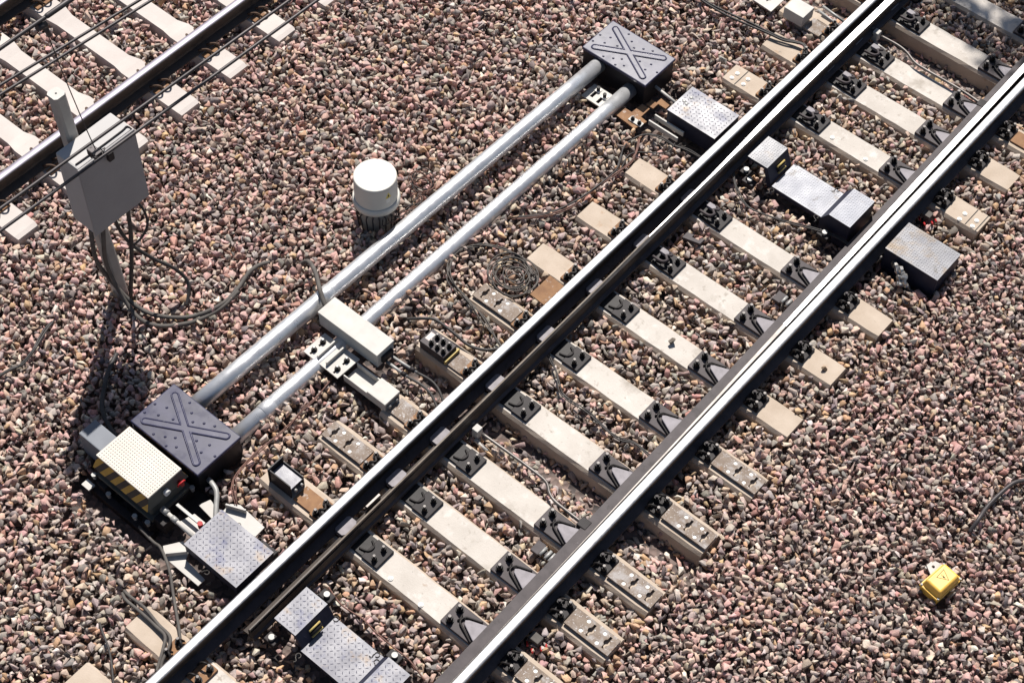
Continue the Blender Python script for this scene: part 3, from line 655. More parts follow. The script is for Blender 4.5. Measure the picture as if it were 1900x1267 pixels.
sb = thing('bolted_block', 'dark steel block with six bolts on a sleeper beside the detector rods', 'bolted plate', (-.45, 5.61, -.2))
MB('grease', 'dark_steel').box(-.12, .12, -.075, .075, 0, .085, 'grease', .004).build('block', sb)
for x in (-.035, .025, .085):
    for y in (-.035, .032): bolt_mb(x, y, .085, .045, .017).build('bolt', sb)
MB('white').box(-.105, -.065, -.03, .045, .085, .0865, 'white').build('label_plate', sb)
f_ = MB('red').box(-.10, -.098, -.026, .041, .0866, .0872, 'red').box(-.072, -.070, -.026, .041, .0866, .0872, 'red').box(-.098, -.072, -.026, -.024, .0866, .0872, 'red').box(-.098, -.072, .039, .041, .0866, .0872, 'red'); f_.build('label_border', sb)
MB('ochre').box(.125, .142, -.075, .085, .01, .05, 'ochre').build('wood_strip', sb)
tag(MB('rust_plate').box(-.315, -.17, 5.545, 5.69, -.198, -.182, 'rust_plate', .003).build('rusty_plate'), 'flaking rusty plate between the six-bolt block and the rail', 'steel plate', 'rusty plates by the rail')
tb = thing('tray_box', 'open-sided black steel box with scuffed blue top on a sleeper end', 'steel box', (-.475, 4.03, -.2))
MB('cover_side').box(-.10, .10, -.068, -.06, 0, .16, 'cover_side').box(-.115, -.105, -.075, .075, 0, .17, 'cover_side').box(-.10, .10, .06, .068, 0, .13, 'cover_side').build('side_plates', tb)
MB('tread').box(-.10, .10, -.06, .06, .10, .112, 'tread', .002).build('scuffed_top', tb)
for y in (-.03, .03): MB('zinc').tube([(.10, y, .08), (.125, y, .08)], .012, 'zinc', 8).build('screw', tb)
tag(MB('rust').box(-.355, -.17, 3.96, 4.10, -.198, -.180, 'rust', .003).build('rusty_plate'), 'orange rusty plate between the open black box and the rail', 'steel plate', 'rusty plates by the rail')
tag(MB('rust').box(-.215, -.06, -.12, .12, -.006, .008, 'rust', .002).build('rusty_flap', loc=(0, 6.52, -.115), rot=(0, R(6), 0)), 'brown rusty flap leaning on the rail beside the cable coil', 'rusty plate')
# upper detector, half out of the frame
ud = thing('detector_box', 'short pale box on a drilled white plate at the top edge', 'detector box', (-.44, 10.30, -.19))
MB('alum').box(-.10, .10, -.085, .085, .02, .135, 'alum', .006).build('box_body', ud)
MB('alum').prism([(-.48, -.10), (-.20, -.12), (-.20, .11), (-.48, .11)], .03, .042, 'z', 'alum', holes=[keyhole(-.30, 0, .8, R(80)), keyhole(-.40, 0, .8, R(80))]).build('drilled_plate', ud)
tag(MB('rust_plate').box(-.33, -.17, 10.24, 10.40, -.198, -.182, 'rust_plate', .003).build('rusty_plate'), 'rusty plate beside the rail at the top edge, next to the short pale box', 'steel plate', 'rusty plates by the rail')
for i, (a, c) in enumerate((((-.33, 10.45, -.13), (-.06, 10.43, -.15)), ((-.33, 10.52, -.13), (-.06, 10.50, -.15)))):
    rods('detection_rod', ('thin grey rod from the top-edge box to the rail, the one nearer the box', 'thin grey rod from the top-edge box to the rail, the outermost of the pair')[i], 'detection rod', [a, c], .012, 'zinc', group='thin detection rods')
for i, (a, c, e) in enumerate((((-.645, 5.235, -.12), (-.43, 5.245, -.14), [(-.43, 5.245, -.14), (-.30, 5.26, -.14), (-.2, 5.25, -.15), (-.09, 5.20, -.17)]), ((-.645, 5.295, -.12), (-.40, 5.32, -.14), [(-.40, 5.32, -.14), (-.28, 5.335, -.14), (-.19, 5.32, -.15), (-.09, 5.27, -.17)]))):
    t = rods('detection_rod', ('thin rod and hose from the detector box to the rail, nearer the channel tray', 'thin rod and hose from the detector box to the rail, nearer the six-bolt block')[i], 'detection rod', [a, c], .012, 'zinc', ((.75, .04, .02, 'dark_steel'),), 'thin detection rods')
    MB('rubber').tube([Vector(p) - Vector(a) for p in smooth_path(e)], .011, 'rubber', 8).build('hose', t)
# fittings near the far cover
fp = thing('slotted_plate', 'small pale plate with two square washers between the pipes near the far black X cover', 'bracket plate', (-1.19, 8.43, -.2))
MB('alum').prism([(-.085, -.09), (.14, -.09), (.14, .085), (-.085, .085)], 0, .012, 'z', 'alum', holes=[[(-.03, -.05), (.0, -.05), (.0, .03), (-.03, .03)], [(.05, -.07), (.08, -.07), (.08, .02), (.05, .02)]]).build('plate', fp)
for x, y in ((-.012, .045), (.075, .02)):
    n_ = MB('white', 'black_iron').box(x - .024, x + .024, y - .024, y + .024, .012, .02, 'white'); n_.cyl(x, y, .02, .055, .016, 'black_iron', 8); n_.build('nut', fp)
fq = thing('stepped_plate', 'stepped rusty plates with a two-nut strap beside the hood near the far X cover', 'bracket plate', (-.78, 8.5, -.2))
MB('rust').prism([(-.15, -.14), (.07, -.16), (.10, -.03), (.03, -.02), (.03, .10), (-.05, .10), (-.06, -.03), (-.15, -.03)], 0, .014, 'z', 'rust').box(.03, .13, .19, .27, .0, .014, 'rust').box(-.02, .05, .12, .19, .0, .016, 'rust').build('plate', fq)
MB('alum').box(-.03, .10, -.12, -.07, .014, .024, 'alum').build('strap', fq)
for x in (0, .07): bolt_mb(x, -.095, .024, .03, .014).build('nut', fq)
rods('drive_rod', 'thin pale rod from the far X cover toward the upper pipe-side hood', 'drive rod', [(-.90, 8.81, -.15), (-.58, 8.765, -.15)], .013, 'alum')
for i, y in enumerate((8.545, 8.462)):
    tag(MB('alum').box(-.66, -.36, y, y + .014, -.20, -.15, 'alum', .002).build('flat_bar'), ('flat steel edge bar running below the upper pipe-side hood, nearer the hood', 'flat steel edge bar below the upper pipe-side hood, nearer the red wires')[i], 'flat bar', 'steel edge bars')

# ------------------------------------------------------------------ bent rods between blades, heaters, clamps
def bent_rod(label, pts, cl):
    t = thing('bent_rod', label, 'rod', pts[0], 'bent rods linking the blades'); o = Vector(pts[0])
    MB('zinc').tube([p - o for p in smooth_path(pts, 5)], .0125, 'rail_edge', 10).build('rod', t)
    MB('grey_paint', 'black_iron').box(-.075, -.02, -.03, .03, -.07, .03, 'grey_paint', .006).cyl(-.11, .02, -.01, .03, .018, 'rail_edge', 10).build('clamp', t)
    e = Vector(pts[-1]) - o
    MB('dark_steel').box(e.x - .02, e.x + .06, e.y - .04, e.y + .04, e.z - .03, e.z + .015, 'dark_steel', .005).build('clamp', t)
    b_ = MB('grey_paint').tube([(-.03, -.045, -.06), (.10, -.055, -.07)], .014, 'grey_paint', 10); b_.build('stub', t)
bent_rod('bent grey rod across the track between blades, in the bay level with the detector box', [(.31, 5.24, -.15), (.55, 5.245, -.15), (.78, 5.245, -.15), (.92, 5.235, -.15), (1.0, 5.18, -.155), (1.09, 5.155, -.155), (1.32, 5.15, -.155)], 1)
bent_rod('bent grey rod across the track between blades, near the top edge', [(.25, 10.575, -.15), (.41, 10.58, -.15), (.52, 10.56, -.15), (.64, 10.51, -.155), (.78, 10.5, -.155), (1.1, 10.5, -.155), (1.31, 10.48, -.155)], 1)
def clamp(label, x, y, z, red):
    t = thing('rail_clamp', label, 'rail clamp', (x, y, z), 'small clamps under the rails')
    if red:
        MB('dusty_rubber').box(-.045, .04, -.035, .03, .0, .045, 'dusty_rubber', .006).build('block', t)
        for u, v in ((.06, -.02), (-.04, -.05), (.02, -.07), (.07, .02)): MB('red').tube([(u, v, .0), (u + .025, v - .025, .01)], .008, 'red', 8).build('red_cap', t)
    else:
        MB('grease').box(-.10, -.03, -.05, .05, 0, .03, 'grease', .005).box(-.02, .06, -.02, .02, .0, .03, 'grease', .004).build('block', t)
        q = MB('zinc')
        for u in (-.015, .03, .065): q.tube([(u, -.045, .04), (u, .03, .04)], .013, 'zinc', 10)
        q.build('rollers', t)
clamp('clamp with red-capped bolts under the outer rail near the drilled plates', 1.64, 4.27, -.22, True)
clamp('clamp with red bolts under the outer rail beside the studded sleeper end', 1.62, 9.19, -.22, True)
clamp('shiny roller clamp at the closed blade, nearer the lower hoods', 1.27, 4.81, -.215, False)
clamp('shiny roller clamp at the closed blade, halfway up the track', 1.27, 7.72, -.215, False)
tag(MB('grease').prism([(.28, 7.69), (.43, 7.73), (.43, 7.79), (.40, 7.79), (.40, 7.755), (.34, 7.745), (.34, 7.775), (.28, 7.76)], -.22, -.19, 'z', 'grease', .003).build('notched_plate'), 'small notched steel plate beside the open blade foot', 'steel plate')
tag(MB('rail_edge').box(.105, .125, 4.22, 4.36, -.15, -.10, 'rail_edge', .003).build('spacer_block'), 'narrow dark spacer in the gap between rail and open blade', 'spacer')
# crumpled silver thing
b = MB('crumple'); rr = random.Random(5)
for k in range(5):
    pts = [(1.69 + .03 * k + rr.uniform(-.01, .01), 8.58 - .02 * k, -.17), (1.73 + .028 * k, 8.53 - .01 * k, -.13 + rr.uniform(-.02, .03)), (1.79 + .02 * k, 8.47 + rr.uniform(-.02, .02), -.14), (1.84 + .012 * k, 8.42 + .01 * k, -.18)]
    b.tube(smooth_path(pts, 4), [.01 + rr.uniform(0, .016) for _ in range(13)], 'crumple', 6, smooth=False)
tag(b.build('crumpled_foil'), 'crumpled silver metal scrap beside the rust-dusted tread box', 'metal scrap')

# ------------------------------------------------------------------ round pot
pot = thing('track_pot', 'round pale grey pot with flat white lid standing in the stones', 'equipment pot', (-1.685, 6.265, -.3))
MB('pot_base').lathe(0, 0, [(.125, 0), (.135, .12), (.158, .26), (.168, .29)], 'pot_base').build('base', pot)
MB('pot_grey').lathe(0, 0, [(.168, .29), (.188, .296), (.191, .33), (.183, .352), (.176, .358)], 'pot_grey').build('flange', pot)
MB('pot_grey').lathe(0, 0, [(.172, .35), (.171, .365), (.171, .565), (.170, .578), (.165, .584), (.160, .585)], 'pot_grey', 56).build('lid', pot)
for k in range(9):
    a = R(-108 + 17 * k); x, y = math.cos(a), math.sin(a)
    g = MB('rail_edge', 'rubber').tube([(x * .145, y * .145, .255), (x * .172, y * .172, .252)], .010, 'rail_edge', 8)
    g.tube(smooth_path([(x * .172, y * .172, .252), (x * .182, y * .182, .23), (x * .172, y * .172, .15), (x * .165, y * .165, .07)]), .0055, 'rubber', 6); g.build('cable_gland', pot)
# sticker curved on the lid side
def sticker(m, z0, z1, a0, a1, r, tri=False):
    b = MB(m); n = 6; vs = []
    for i in range(n + 1):
        f = i / n; a = a0 + (a1 - a0) * f; hi = z1 if not tri else z0 + (z1 - z0) * (1 - abs(2 * f - 1))
        vs += [(r * math.cos(a), r * math.sin(a), z0), (r * math.cos(a), r * math.sin(a), max(hi, z0 + .001))]
    b.faces(vs, [(2 * i, 2 * i + 2, 2 * i + 3, 2 * i + 1) for i in range(n)], m)
    return b
sticker('white', .42, .465, R(-18), R(-6), .1716).build('sticker', pot)
sticker('label_yellow', .472, .535, R(-20), R(-2), .1717, True).build('warning_triangle', pot)
sticker('ink', .483, .51, R(-13), R(-9), .1720).build('warning_bolt', pot)

# ------------------------------------------------------------------ cabinet on a post
cb = thing('signal_cabinet', 'grey metal cabinet on a square post beside the second track', 'cabinet', (-2.665, 4.42, -.35))
o = Vector(cb.location)
lean = Matrix.Shear('XY', 4, (0, 0)) if 0 else None
b = MB('post_grey'); H_ = 2.36
pp = [(-.05, -.03), (-.035, -.048), (.035, -.048), (.05, -.03), (.05, .03), (.035, .048), (-.035, .048), (-.05, .03)]
vs = [(x, y, 0) for x, y in pp] + [(x - .035, y - .075, H_) for x, y in pp]
b.faces(vs, [(k, (k + 1) % 8, 8 + (k + 1) % 8, 8 + k) for k in range(8)] + [tuple(range(8, 16))]); b.build('post', cb)
MB('ink').cyl(-.035, -.075, H_ - .01, H_ + .0015, .007, 'ink', 10).build('post_hole', cb)
bx = MO('cab_grey').box(-2.625, -2.40, 4.175, 4.675, .915, 1.615, 'cab_grey', .014); bx.build('cabinet_body', cb, o)
bx = MO('door_shade_grey').box(-2.400, -2.385, 4.170, 4.680, .905, 1.612, 'door_shade_grey', .006); d_ = bx.build('door', cb, o)
bx = MO('dark_steel').box(-2.385, -2.352, 4.405, 4.455, 1.52, 1.60, 'dark_steel', .01); bx.build('lock', d_, o)
bx = MO('rubber').tube(smooth_path([(-2.44, 4.20, 1.6165), (-2.435, 4.215, 1.622), (-2.43, 4.4, 1.622), (-2.43, 4.6, 1.622), (-2.435, 4.655, 1.622), (-2.40, 4.665, 1.61)]), .006, 'dark_steel', 6); bx.build('roof_gasket', cb, o)
bx = MO('zinc')
for x, y in ((-2.55, 4.25), (-2.50, 4.33), (-2.52, 4.44), (-2.47, 4.53), (-2.50, 4.61)): bx.cyl(x, y, .86, .915, .022, 'zinc', 10)
bx.build('cable_gland', cb, o)
bx = MO('zinc').tube([(-2.66, 4.31, .80), (-2.50, 4.43, .84)], .012, 'zinc', 8); bx.build('support_strut', cb, o)
bx = MO('post_grey').box(-2.64, -2.62, 4.25, 4.60, 1.0, 1.06, 'post_grey').box(-2.64, -2.62, 4.25, 4.60, 1.45, 1.5, 'post_grey'); bx.build('mount_strap', cb, o)

# ------------------------------------------------------------------ cables
GC = 'loose cables on the ballast'
def cable(label, pts, r, m='rubber', z=-.175, strands=1, wob=.0, name='ground_cable', group=GC, seed=0):
    rr = random.Random(seed + len(pts)); p3 = [(p[0], p[1], p[2] if len(p) > 2 else z + rr.uniform(-.008, .012)) for p in pts]
    b = MB(m)
    for s in range(strands):
        off = [Vector((rr.uniform(-wob, wob), rr.uniform(-wob, wob), rr.uniform(0, .008))) + Vector((.0, 2.4 * r * s, 0)) for _ in p3]
        b.tube(smooth_path([Vector(p) + q for p, q in zip(p3, off)], 5), r, m if not (isinstance(m, tuple)) else m[s], 8)
    return tag(b.build(name), label, 'cable', group)
cable('thick dusty cable curving from the cabinet foot across the stones, inner of the pair', [(-2.55, 4.25, .87), (-2.56, 4.23, .62), (-2.60, 4.25, .35), (-2.62, 4.32, .08), (-2.50, 4.36, -.12), (-2.35, 4.39), (-2.2, 4.44), (-2.06, 4.56), (-1.98, 4.7), (-1.955, 4.85), (-1.97, 5.0), (-2.01, 5.15), (-2.01, 5.26), (-1.99, 5.36, -.2)], .017, 'dusty_rubber')
cable('thick dusty cable curving from the cabinet foot across the stones, outer of the pair', [(-2.50, 4.33, .87), (-2.52, 4.30, .62), (-2.58, 4.31, .33), (-2.58, 4.33, .06), (-2.47, 4.33, -.14), (-2.31, 4.32), (-2.16, 4.375), (-2.02, 4.52), (-1.965, 4.67), (-1.94, 4.82), (-1.955, 4.99)], .017, 'dusty_rubber', -.185)
cable('dark cable looping wide from the cabinet out over the stones', [(-2.52, 4.44, .87), (-2.53, 4.45, .65), (-2.50, 4.50, .42), (-2.42, 4.60, .22), (-2.33, 4.69, .10), (-2.28, 4.74, .0), (-2.24, 4.75, -.08), (-2.2, 4.71, -.14), (-2.16, 4.64, -.2)], .014, 'rubber')
cable('black cable dropping straight from the cabinet beside the post', [(-2.47, 4.53, .87), (-2.48, 4.52, .6), (-2.50, 4.49, .3), (-2.53, 4.45, .0), (-2.55, 4.42, -.22)], .016, 'rubber')
cable('short black cable bowing out below the cabinet corner farthest from the post', [(-2.50, 4.61, .87), (-2.44, 4.64, .72), (-2.42, 4.63, .58), (-2.45, 4.57, .46), (-2.50, 4.50, .38)], .010, 'rubber')
cable('black cable lying in the cabinet shadow, ending at the striped machine', [(-2.21, 3.98), (-2.14, 3.84), (-2.06, 3.72), (-1.93, 3.58), (-1.77, 3.51), (-1.6, 3.47)], .018)
cable('black twin cable at the left edge, far from any equipment', [(-2.80, 3.10), (-2.73, 3.24), (-2.69, 3.36), (-2.67, 3.44), (-2.7, 3.58), (-2.77, 3.74), (-2.81, 3.86, -.2)], .009, strands=2, wob=.008)
cable('dark cable from the striped machine past the lower bracket to the rail', [(-1.02, 3.10, -.22), (-.97, 3.08), (-.84, 3.07), (-.76, 3.07), (-.59, 2.99), (-.45, 2.89), (-.32, 2.8), (-.18, 2.7), (-.10, 2.63, -.16)], .011, 'dusty_rubber')
cable('dark cable looped over the sleeper end near the bottom edge', [(-.72, 2.66, -.22), (-.65, 2.65, -.17), (-.51, 2.65, -.175), (-.35, 2.64, -.175), (-.24, 2.62, -.16), (-.18, 2.57, -.15), (-.13, 2.46, -.16), (-.09, 2.42, -.17)], .012, 'dusty_rubber', strands=2, wob=.012)
cable('short dark cable running off the bottom edge in bare stones', [(-.68, 2.42, -.22), (-.6, 2.38), (-.43, 2.3), (-.24, 2.16), (-.1, 2.05)], .008)
cable('bundle of thin red-brown wires from the slotted plate down to the lower hood', [(-.86, 4.86, -.19), (-.82, 4.69), (-.82, 4.53), (-.8, 4.33), (-.81, 4.07), (-.8, 3.84), (-.75, 3.74), (-.62, 3.65)], .0042, 'red_wire', strands=4, wob=.012)
# coil
pts = []
for k in range(210):
    a = k * 2 * math.pi / 23 + .5; r_ = .115 + .055 * math.sin(k * .071) + .035 * math.sin(k * .19 + 1)
    pts.append((-.47 + .035 * math.sin(k * .043) + r_ * math.cos(a) * (1.1 + .15 * math.sin(k * .05)), 6.50 + .035 * math.cos(k * .057) + r_ * math.sin(a), -.178 + .022 * (k / 210) + .008 * math.sin(k * .9)))
c_ = MB('dusty_rubber').tube(pts, .0052, 'dusty_rubber', 6)
rr = random.Random(3)
for k in range(4):
    q = [(-.36, 6.60), (-.52, 6.67), (-.69, 6.64), (-.86, 6.54), (-.945, 6.40), (-.91, 6.25), (-.8, 6.135), (-.57, 6.09), (-.37, 6.03), (-.16, 5.95), (-.08, 5.92)]
    c_.tube(smooth_path([(x + rr.uniform(-.02, .02) * (1 if i < 9 else .3), y + rr.uniform(-.02, .02) * (1 if i < 9 else .3), -.175 + rr.uniform(-.006, .02)) for i, (x, y) in enumerate(q)], 5), .0052, 'dusty_rubber', 6)
tag(c_.build('cable_coil'), 'untidy coil of thin black cable beside the drilled plate', 'cable coil')
cable('thick black cable arching from the stones over the six-bolt block to the rail', [(-.84, 5.66, -.22), (-.77, 5.67, -.16), (-.68, 5.72, -.13), (-.6, 5.76, -.12), (-.44, 5.765, -.13), (-.28, 5.77, -.16), (-.15, 5.82, -.15), (-.08, 5.90, -.15)], .012)
cable('short thick dark hose arching over the outer silver pipe to the detector box', [(-1.80, 5.51, -.22), (-1.72, 5.52, -.12), (-1.56, 5.44, -.02), (-1.40, 5.33, .0), (-1.30, 5.27, -.02), (-1.25, 5.25, -.06)], .018, 'dusty_rubber')
cable('red-and-black wire bundle trailing past the bare sleeper end under the upper hood', [(-.86, 6.96, -.21), (-.68, 7.14), (-.58, 7.35), (-.55, 7.6), (-.54, 7.85), (-.58, 7.96), (-.64, 8.11), (-.64, 8.26), (-.58, 8.35), (-.46, 8.38), (-.34, 8.4), (-.23, 8.43), (-.10, 8.44)], .0055, 'rubber', strands=2, wob=.008)
cable('thin black wire loop beside the bare sleeper end under the upper hood', [(-.54, 7.58), (-.53, 7.85), (-.52, 7.92), (-.55, 8.04), (-.54, 8.13), (-.46, 8.19), (-.38, 8.25), (-.34, 8.33), (-.35, 8.42)], .0055)
cable('red-brown wires running alongside the black bundle under the upper hood', [(-.85, 6.94, -.21), (-.66, 7.12), (-.56, 7.33), (-.54, 7.58), (-.51, 7.82), (-.5, 8.0), (-.53, 8.12), (-.6, 8.25)], .0045, 'red_wire', strands=3, wob=.01)
cable('black cable crossing the stones at the top edge and bending over a sleeper end', [(-1.5, 9.98), (-1.3, 9.92), (-1.12, 9.88), (-.9, 9.9), (-.69, 9.93), (-.5, 9.955), (-.37, 9.98), (-.27, 10.02), (-.19, 10.03), (-.14, 9.97), (-.09, 9.86)], .010, z=-.165, strands=2, wob=.006)
cable('thin twin wire sagging across the bay below the upper hoods', [(.20, 8.47, -.16), (.27, 8.40), (.36, 8.33), (.5, 8.27), (.67, 8.29), (.86, 8.37), (1.04, 8.43), (1.23, 8.48), (1.36, 8.48)], .0055, z=-.168, strands=2, wob=.006)
cable('thin twin wire crossing the bay below the plain sleeper with drilled ends', [(.22, 6.10, -.17), (.28, 6.06), (.37, 6.01), (.46, 5.93), (.52, 5.9), (.62, 5.89), (.77, 5.89), (.98, 5.87), (1.1, 5.87), (1.19, 5.91), (1.34, 5.9)], .006, z=-.172, strands=2, wob=.006)
cable('thin red-black wire crossing the bay above the lower hoods', [(.33, 3.61, -.15), (.48, 3.58), (.66, 3.6), (.79, 3.58), (.97, 3.58), (1.1, 3.58), (1.28, 3.54)], .006, 'red_wire', z=-.178)
cable('thick black cable entering from the right edge toward the yellow box', [(3.62, 7.74), (3.54, 7.59), (3.51, 7.53), (3.46, 7.44), (3.43, 7.29), (3.42, 7.15), (3.43, 7.01), (3.43, 6.92, -.2)], .016, 'overhead', z=-.15)
c_ = MB('red_wire', 'rubber'); rr = random.Random(8)
for k in range(7):
    cx, cy, r_ = -1.60 + rr.uniform(-.02, .02), 6.70 + rr.uniform(-.02, .02), .075 + rr.uniform(0, .025)
    c_.tube([(cx + r_ * math.cos(a) * 1.1, cy + r_ * math.sin(a), -.16 + .05 * math.sin(a + k) + .008 * k) for a in np.linspace(k, k + 6.0, 26)], .0042, 'red_wire' if k % 3 else 'rubber', 6)
for k in range(5):
    a = R(-30 + 16 * k); c_.tube(smooth_path([(-1.685 + .16 * math.cos(a), 6.265 + .16 * math.sin(a), -.08), (-1.685 + .24 * math.cos(a), 6.265 + .24 * math.sin(a), -.05), (-1.52 + .02 * k, 6.50 + .03 * k, -.14), (-1.56, 6.62, -.15)], 5), .0042, 'red_wire' if k % 2 else 'rubber', 6)
tag(c_.build('wire_coil'), 'coil of thin red and black wires beside the round pot', 'wire coil')
cable('few thin grey wires ducking under both silver pipes near the cable coil', [(-1.22, 6.52), (-1.12, 6.50), (-1.02, 6.46), (-.95, 6.42)], .006, 'dusty_rubber', z=-.2, strands=3, wob=.01)

# ------------------------------------------------------------------ overhead wires
GO = 'overhead wires'
def wire(label, a, d, r, y0=-8, y1=24):
    o = Vector(a); b = MB('overhead'); d = Vector(d)
    b.tube([d * (y - a[1]) for y in np.linspace(y0, y1, 7)], r, 'overhead', 8)
    return tag(b.build('overhead_wire', loc=a), label, 'overhead wire', GO)
wire('blurred overhead wire crossing the cabinet top, upper of the pair there', (.570, 2.9, 5.5), (.020, 1, 0), .0068)
wire('blurred overhead wire along the cabinet front edge, lower of the pair there', (.655, 2.9, 5.5), (.020, 1, 0), .0068)
wire('thin overhead wire across the top-left pale sleepers, upper of its pair', (.44, 2.6, 5.9), (.083, 1, 0), .0058)
wire('thin overhead wire across the top-left pale sleepers, lower of its pair', (.476, 2.6, 5.9), (.073, 1, 0), .0058)
w5 = wire('thickest overhead wire, cutting the very top-left corner', (.655, 2.386, 6.32), (0, 1, 0), .0075)
MB('overhead').tube([(0, .03, 0), (0, .04, 0), (0, .42, 0)], [.0078, .0105, .0105], 'overhead', 10).build('sleeve', w5)
dr = thing('dropper_wire', 'thin vertical dropper wire hanging between the overhead wires above the cabinet', 'dropper', (.655, 2.386, 5.5), GO)
MB('overhead').tube(smooth_path([(0, 0, .82), (-.004, .02, .78), (-.01, .05, .5), (-.025, .09, .2), (-.04, .12, .02)]), .0022, 'overhead', 6).build('wire', dr)
MB('overhead').tube([(0, -.012, .80), (0, .025, .79)], .014, 'overhead', 8).tube([(-.002, .02, .79), (-.004, .03, .73)], .010, 'overhead', 8).build('clamp', dr)
q = MB('overhead')
for a0, r_, cx, cy in ((0, .022, -.035, .135), (1.4, .026, -.03, .115), (2.2, .020, -.05, .115)):
    q.tube([(cx + r_ * math.cos(t + a0) * .8, cy + r_ * math.sin(t + a0), .0 + .012 * math.sin(t * 2)) for t in np.linspace(0, 6.3, 20)], .0022, 'overhead', 6)
q.box(-.075, -.02, .10, .135, -.02, .012, 'overhead', .004); q.build('loop', dr)

# ------------------------------------------------------------------ yellow box
yb = thing('yellow_box', 'small yellow plastic box with a lightning triangle on its lid, on a stub bracket', 'warning box', (3.495, 6.415, -.25), rot=R(-8))
MB('yellow').box(-.078, .078, -.122, .122, .04, .105, 'yellow', .008).build('box_body', yb)
MB('yellow').box(-.085, .085, -.13, .13, .103, .118, 'yellow', .005).build('flange', yb)
b = MB('yellow'); vs = [(x * .078, y * .115, .117) for x, y in ((-1, -1), (1, -1), (1, 1), (-1, 1))] + [(x * .064, y * .098, .176) for x, y in ((-1, -1), (1, -1), (1, 1), (-1, 1))]
_, fs = b.faces(vs, [(0, 1, 5, 4), (1, 2, 6, 5), (2, 3, 7, 6), (3, 0, 4, 7), (4, 5, 6, 7)]); bmesh.ops.bevel(b.bm, geom=[e for e in b.bm.edges if max(v.co.z for v in e.verts) > .15], offset=.014, segments=3, affect='EDGES', profile=.5)
for f in b.bm.faces: f.smooth = False
ld = b.build('lid', yb)
for x, y in ((-.075, -.118), (.075, -.118), (.075, .118), (-.075, .118)): MB('zinc').cyl(x, y, .117, .126, .0085, 'zinc', 10).build('screw', yb)
A_ = Vector((-.040, .058)); B_ = Vector((-.032, -.032)); C_ = Vector((.042, .018)); ce = (A_ + B_ + C_) / 3
inn = [ce + (p - ce) * .86 for p in (A_, B_, C_)]
MB('ink').prism([tuple(A_), tuple(B_), tuple(C_)], .1755, .1768, 'z', 'ink', holes=[[tuple(p) for p in inn]]).build('warning_triangle', ld)
MB('ink').prism([(-.026, .020), (-.004, .006), (-.010, .018), (.016, .012), (.004, .004), (-.002, .020 - .004 - .012), (-.020, .010)], .1755, .1768, 'z', 'ink').build('lightning_mark', ld)
MB('grey_paint').prism([(-.155, .035), (-.135, .105), (-.07, .125), (-.07, -.01)], .085, .10, 'z', 'grey_paint', holes=[circle(-.115, .06, .012, 10)]).build('bracket', yb)
MB('grey_paint').box(-.155, -.14, .02, .09, 0, .085, 'grey_paint').build('bracket_leg', yb)
MB('rail_edge').cyl(-.02, .0, .0, .05, .03, 'rail_edge', 10).build('stake', yb)

# ------------------------------------------------------------------ ballast
def templates(n, seed):
    rg = np.random.default_rng(seed); T = []
    for k in range(n):
        bm = bmesh.new(); m = int(rg.integers(8, 13)); ax = np.array([rg.uniform(.9, 1.4), rg.uniform(.72, 1.05), rg.uniform(.5, .85)])
        P = rg.normal(size=(m, 3)); P /= np.linalg.norm(P, axis=1)[:, None]; P *= rg.uniform(.74, 1.12, (m, 1)); 
        P = np.clip(P, -.74, .74) * 1.25 * ax
        for p in P: bm.verts.new(p)
        r = bmesh.ops.convex_hull(bm, input=bm.verts[:])
        bmesh.ops.delete(bm, geom=[v for v in bm.verts if not v.link_faces], context='VERTS')
        bmesh.ops.dissolve_limit(bm, angle_limit=R(24), verts=bm.verts[:], edges=bm.edges[:])
        bmesh.ops.bevel(bm, geom=bm.edges[:], offset=.014, segments=1, affect='EDGES')
        bmesh.ops.triangulate(bm, faces=bm.faces[:])
        bmesh.ops.recalc_face_normals(bm, faces=bm.faces[:])
        bm.verts.index_update()
        T.append((np.array([v.co[:] for v in bm.verts], np.float32), np.array([[v.index for v in f.verts] for f in bm.faces], np.int32))); bm.free()
    return T
def rotmats(n, rg):
    q = rg.normal(size=(n, 4)); q /= np.linalg.norm(q, axis=1)[:, None]; w, x, y, z = q.T
    return np.stack([np.stack([1 - 2 * (y * y + z * z), 2 * (x * y - z * w), 2 * (x * z + y * w)], -1), np.stack([2 * (x * y + z * w), 1 - 2 * (x * x + z * z), 2 * (y * z - x * w)], -1), np.stack([2 * (x * z - y * w), 2 * (y * z + x * w), 1 - 2 * (x * x + y * y)], -1)], 1)
QUAD = np.array([(-5.77, 5.85), (.93, 11.85), (4.32, 6.18), (-.83, 1.69)])
def expand(q, d):
    c = q.mean(0); return c + (q - c) * (1 + d / np.linalg.norm(q - c, axis=1))[:, None]
def inside(x, y, q):
    s = np.ones_like(x, bool)
    for i in range(4):
        a, b_ = q[i], q[(i + 1) % 4]; s &= ((b_[0] - a[0]) * (y - a[1]) - (b_[1] - a[1]) * (x - a[0])) < 0
    return s
def vnoise(x, y, f, seed):
    a = np.zeros_like(x); rg = np.random.default_rng(seed)
    for k in range(5):
        th = rg.uniform(0, 6.28); p = rg.uniform(0, 6.28); ff = f * rg.uniform(.6, 1.6); a += np.sin((x * np.cos(th) + y * np.sin(th)) * ff + p)
    return a / 5
SY = [s[0] for s in SLP]
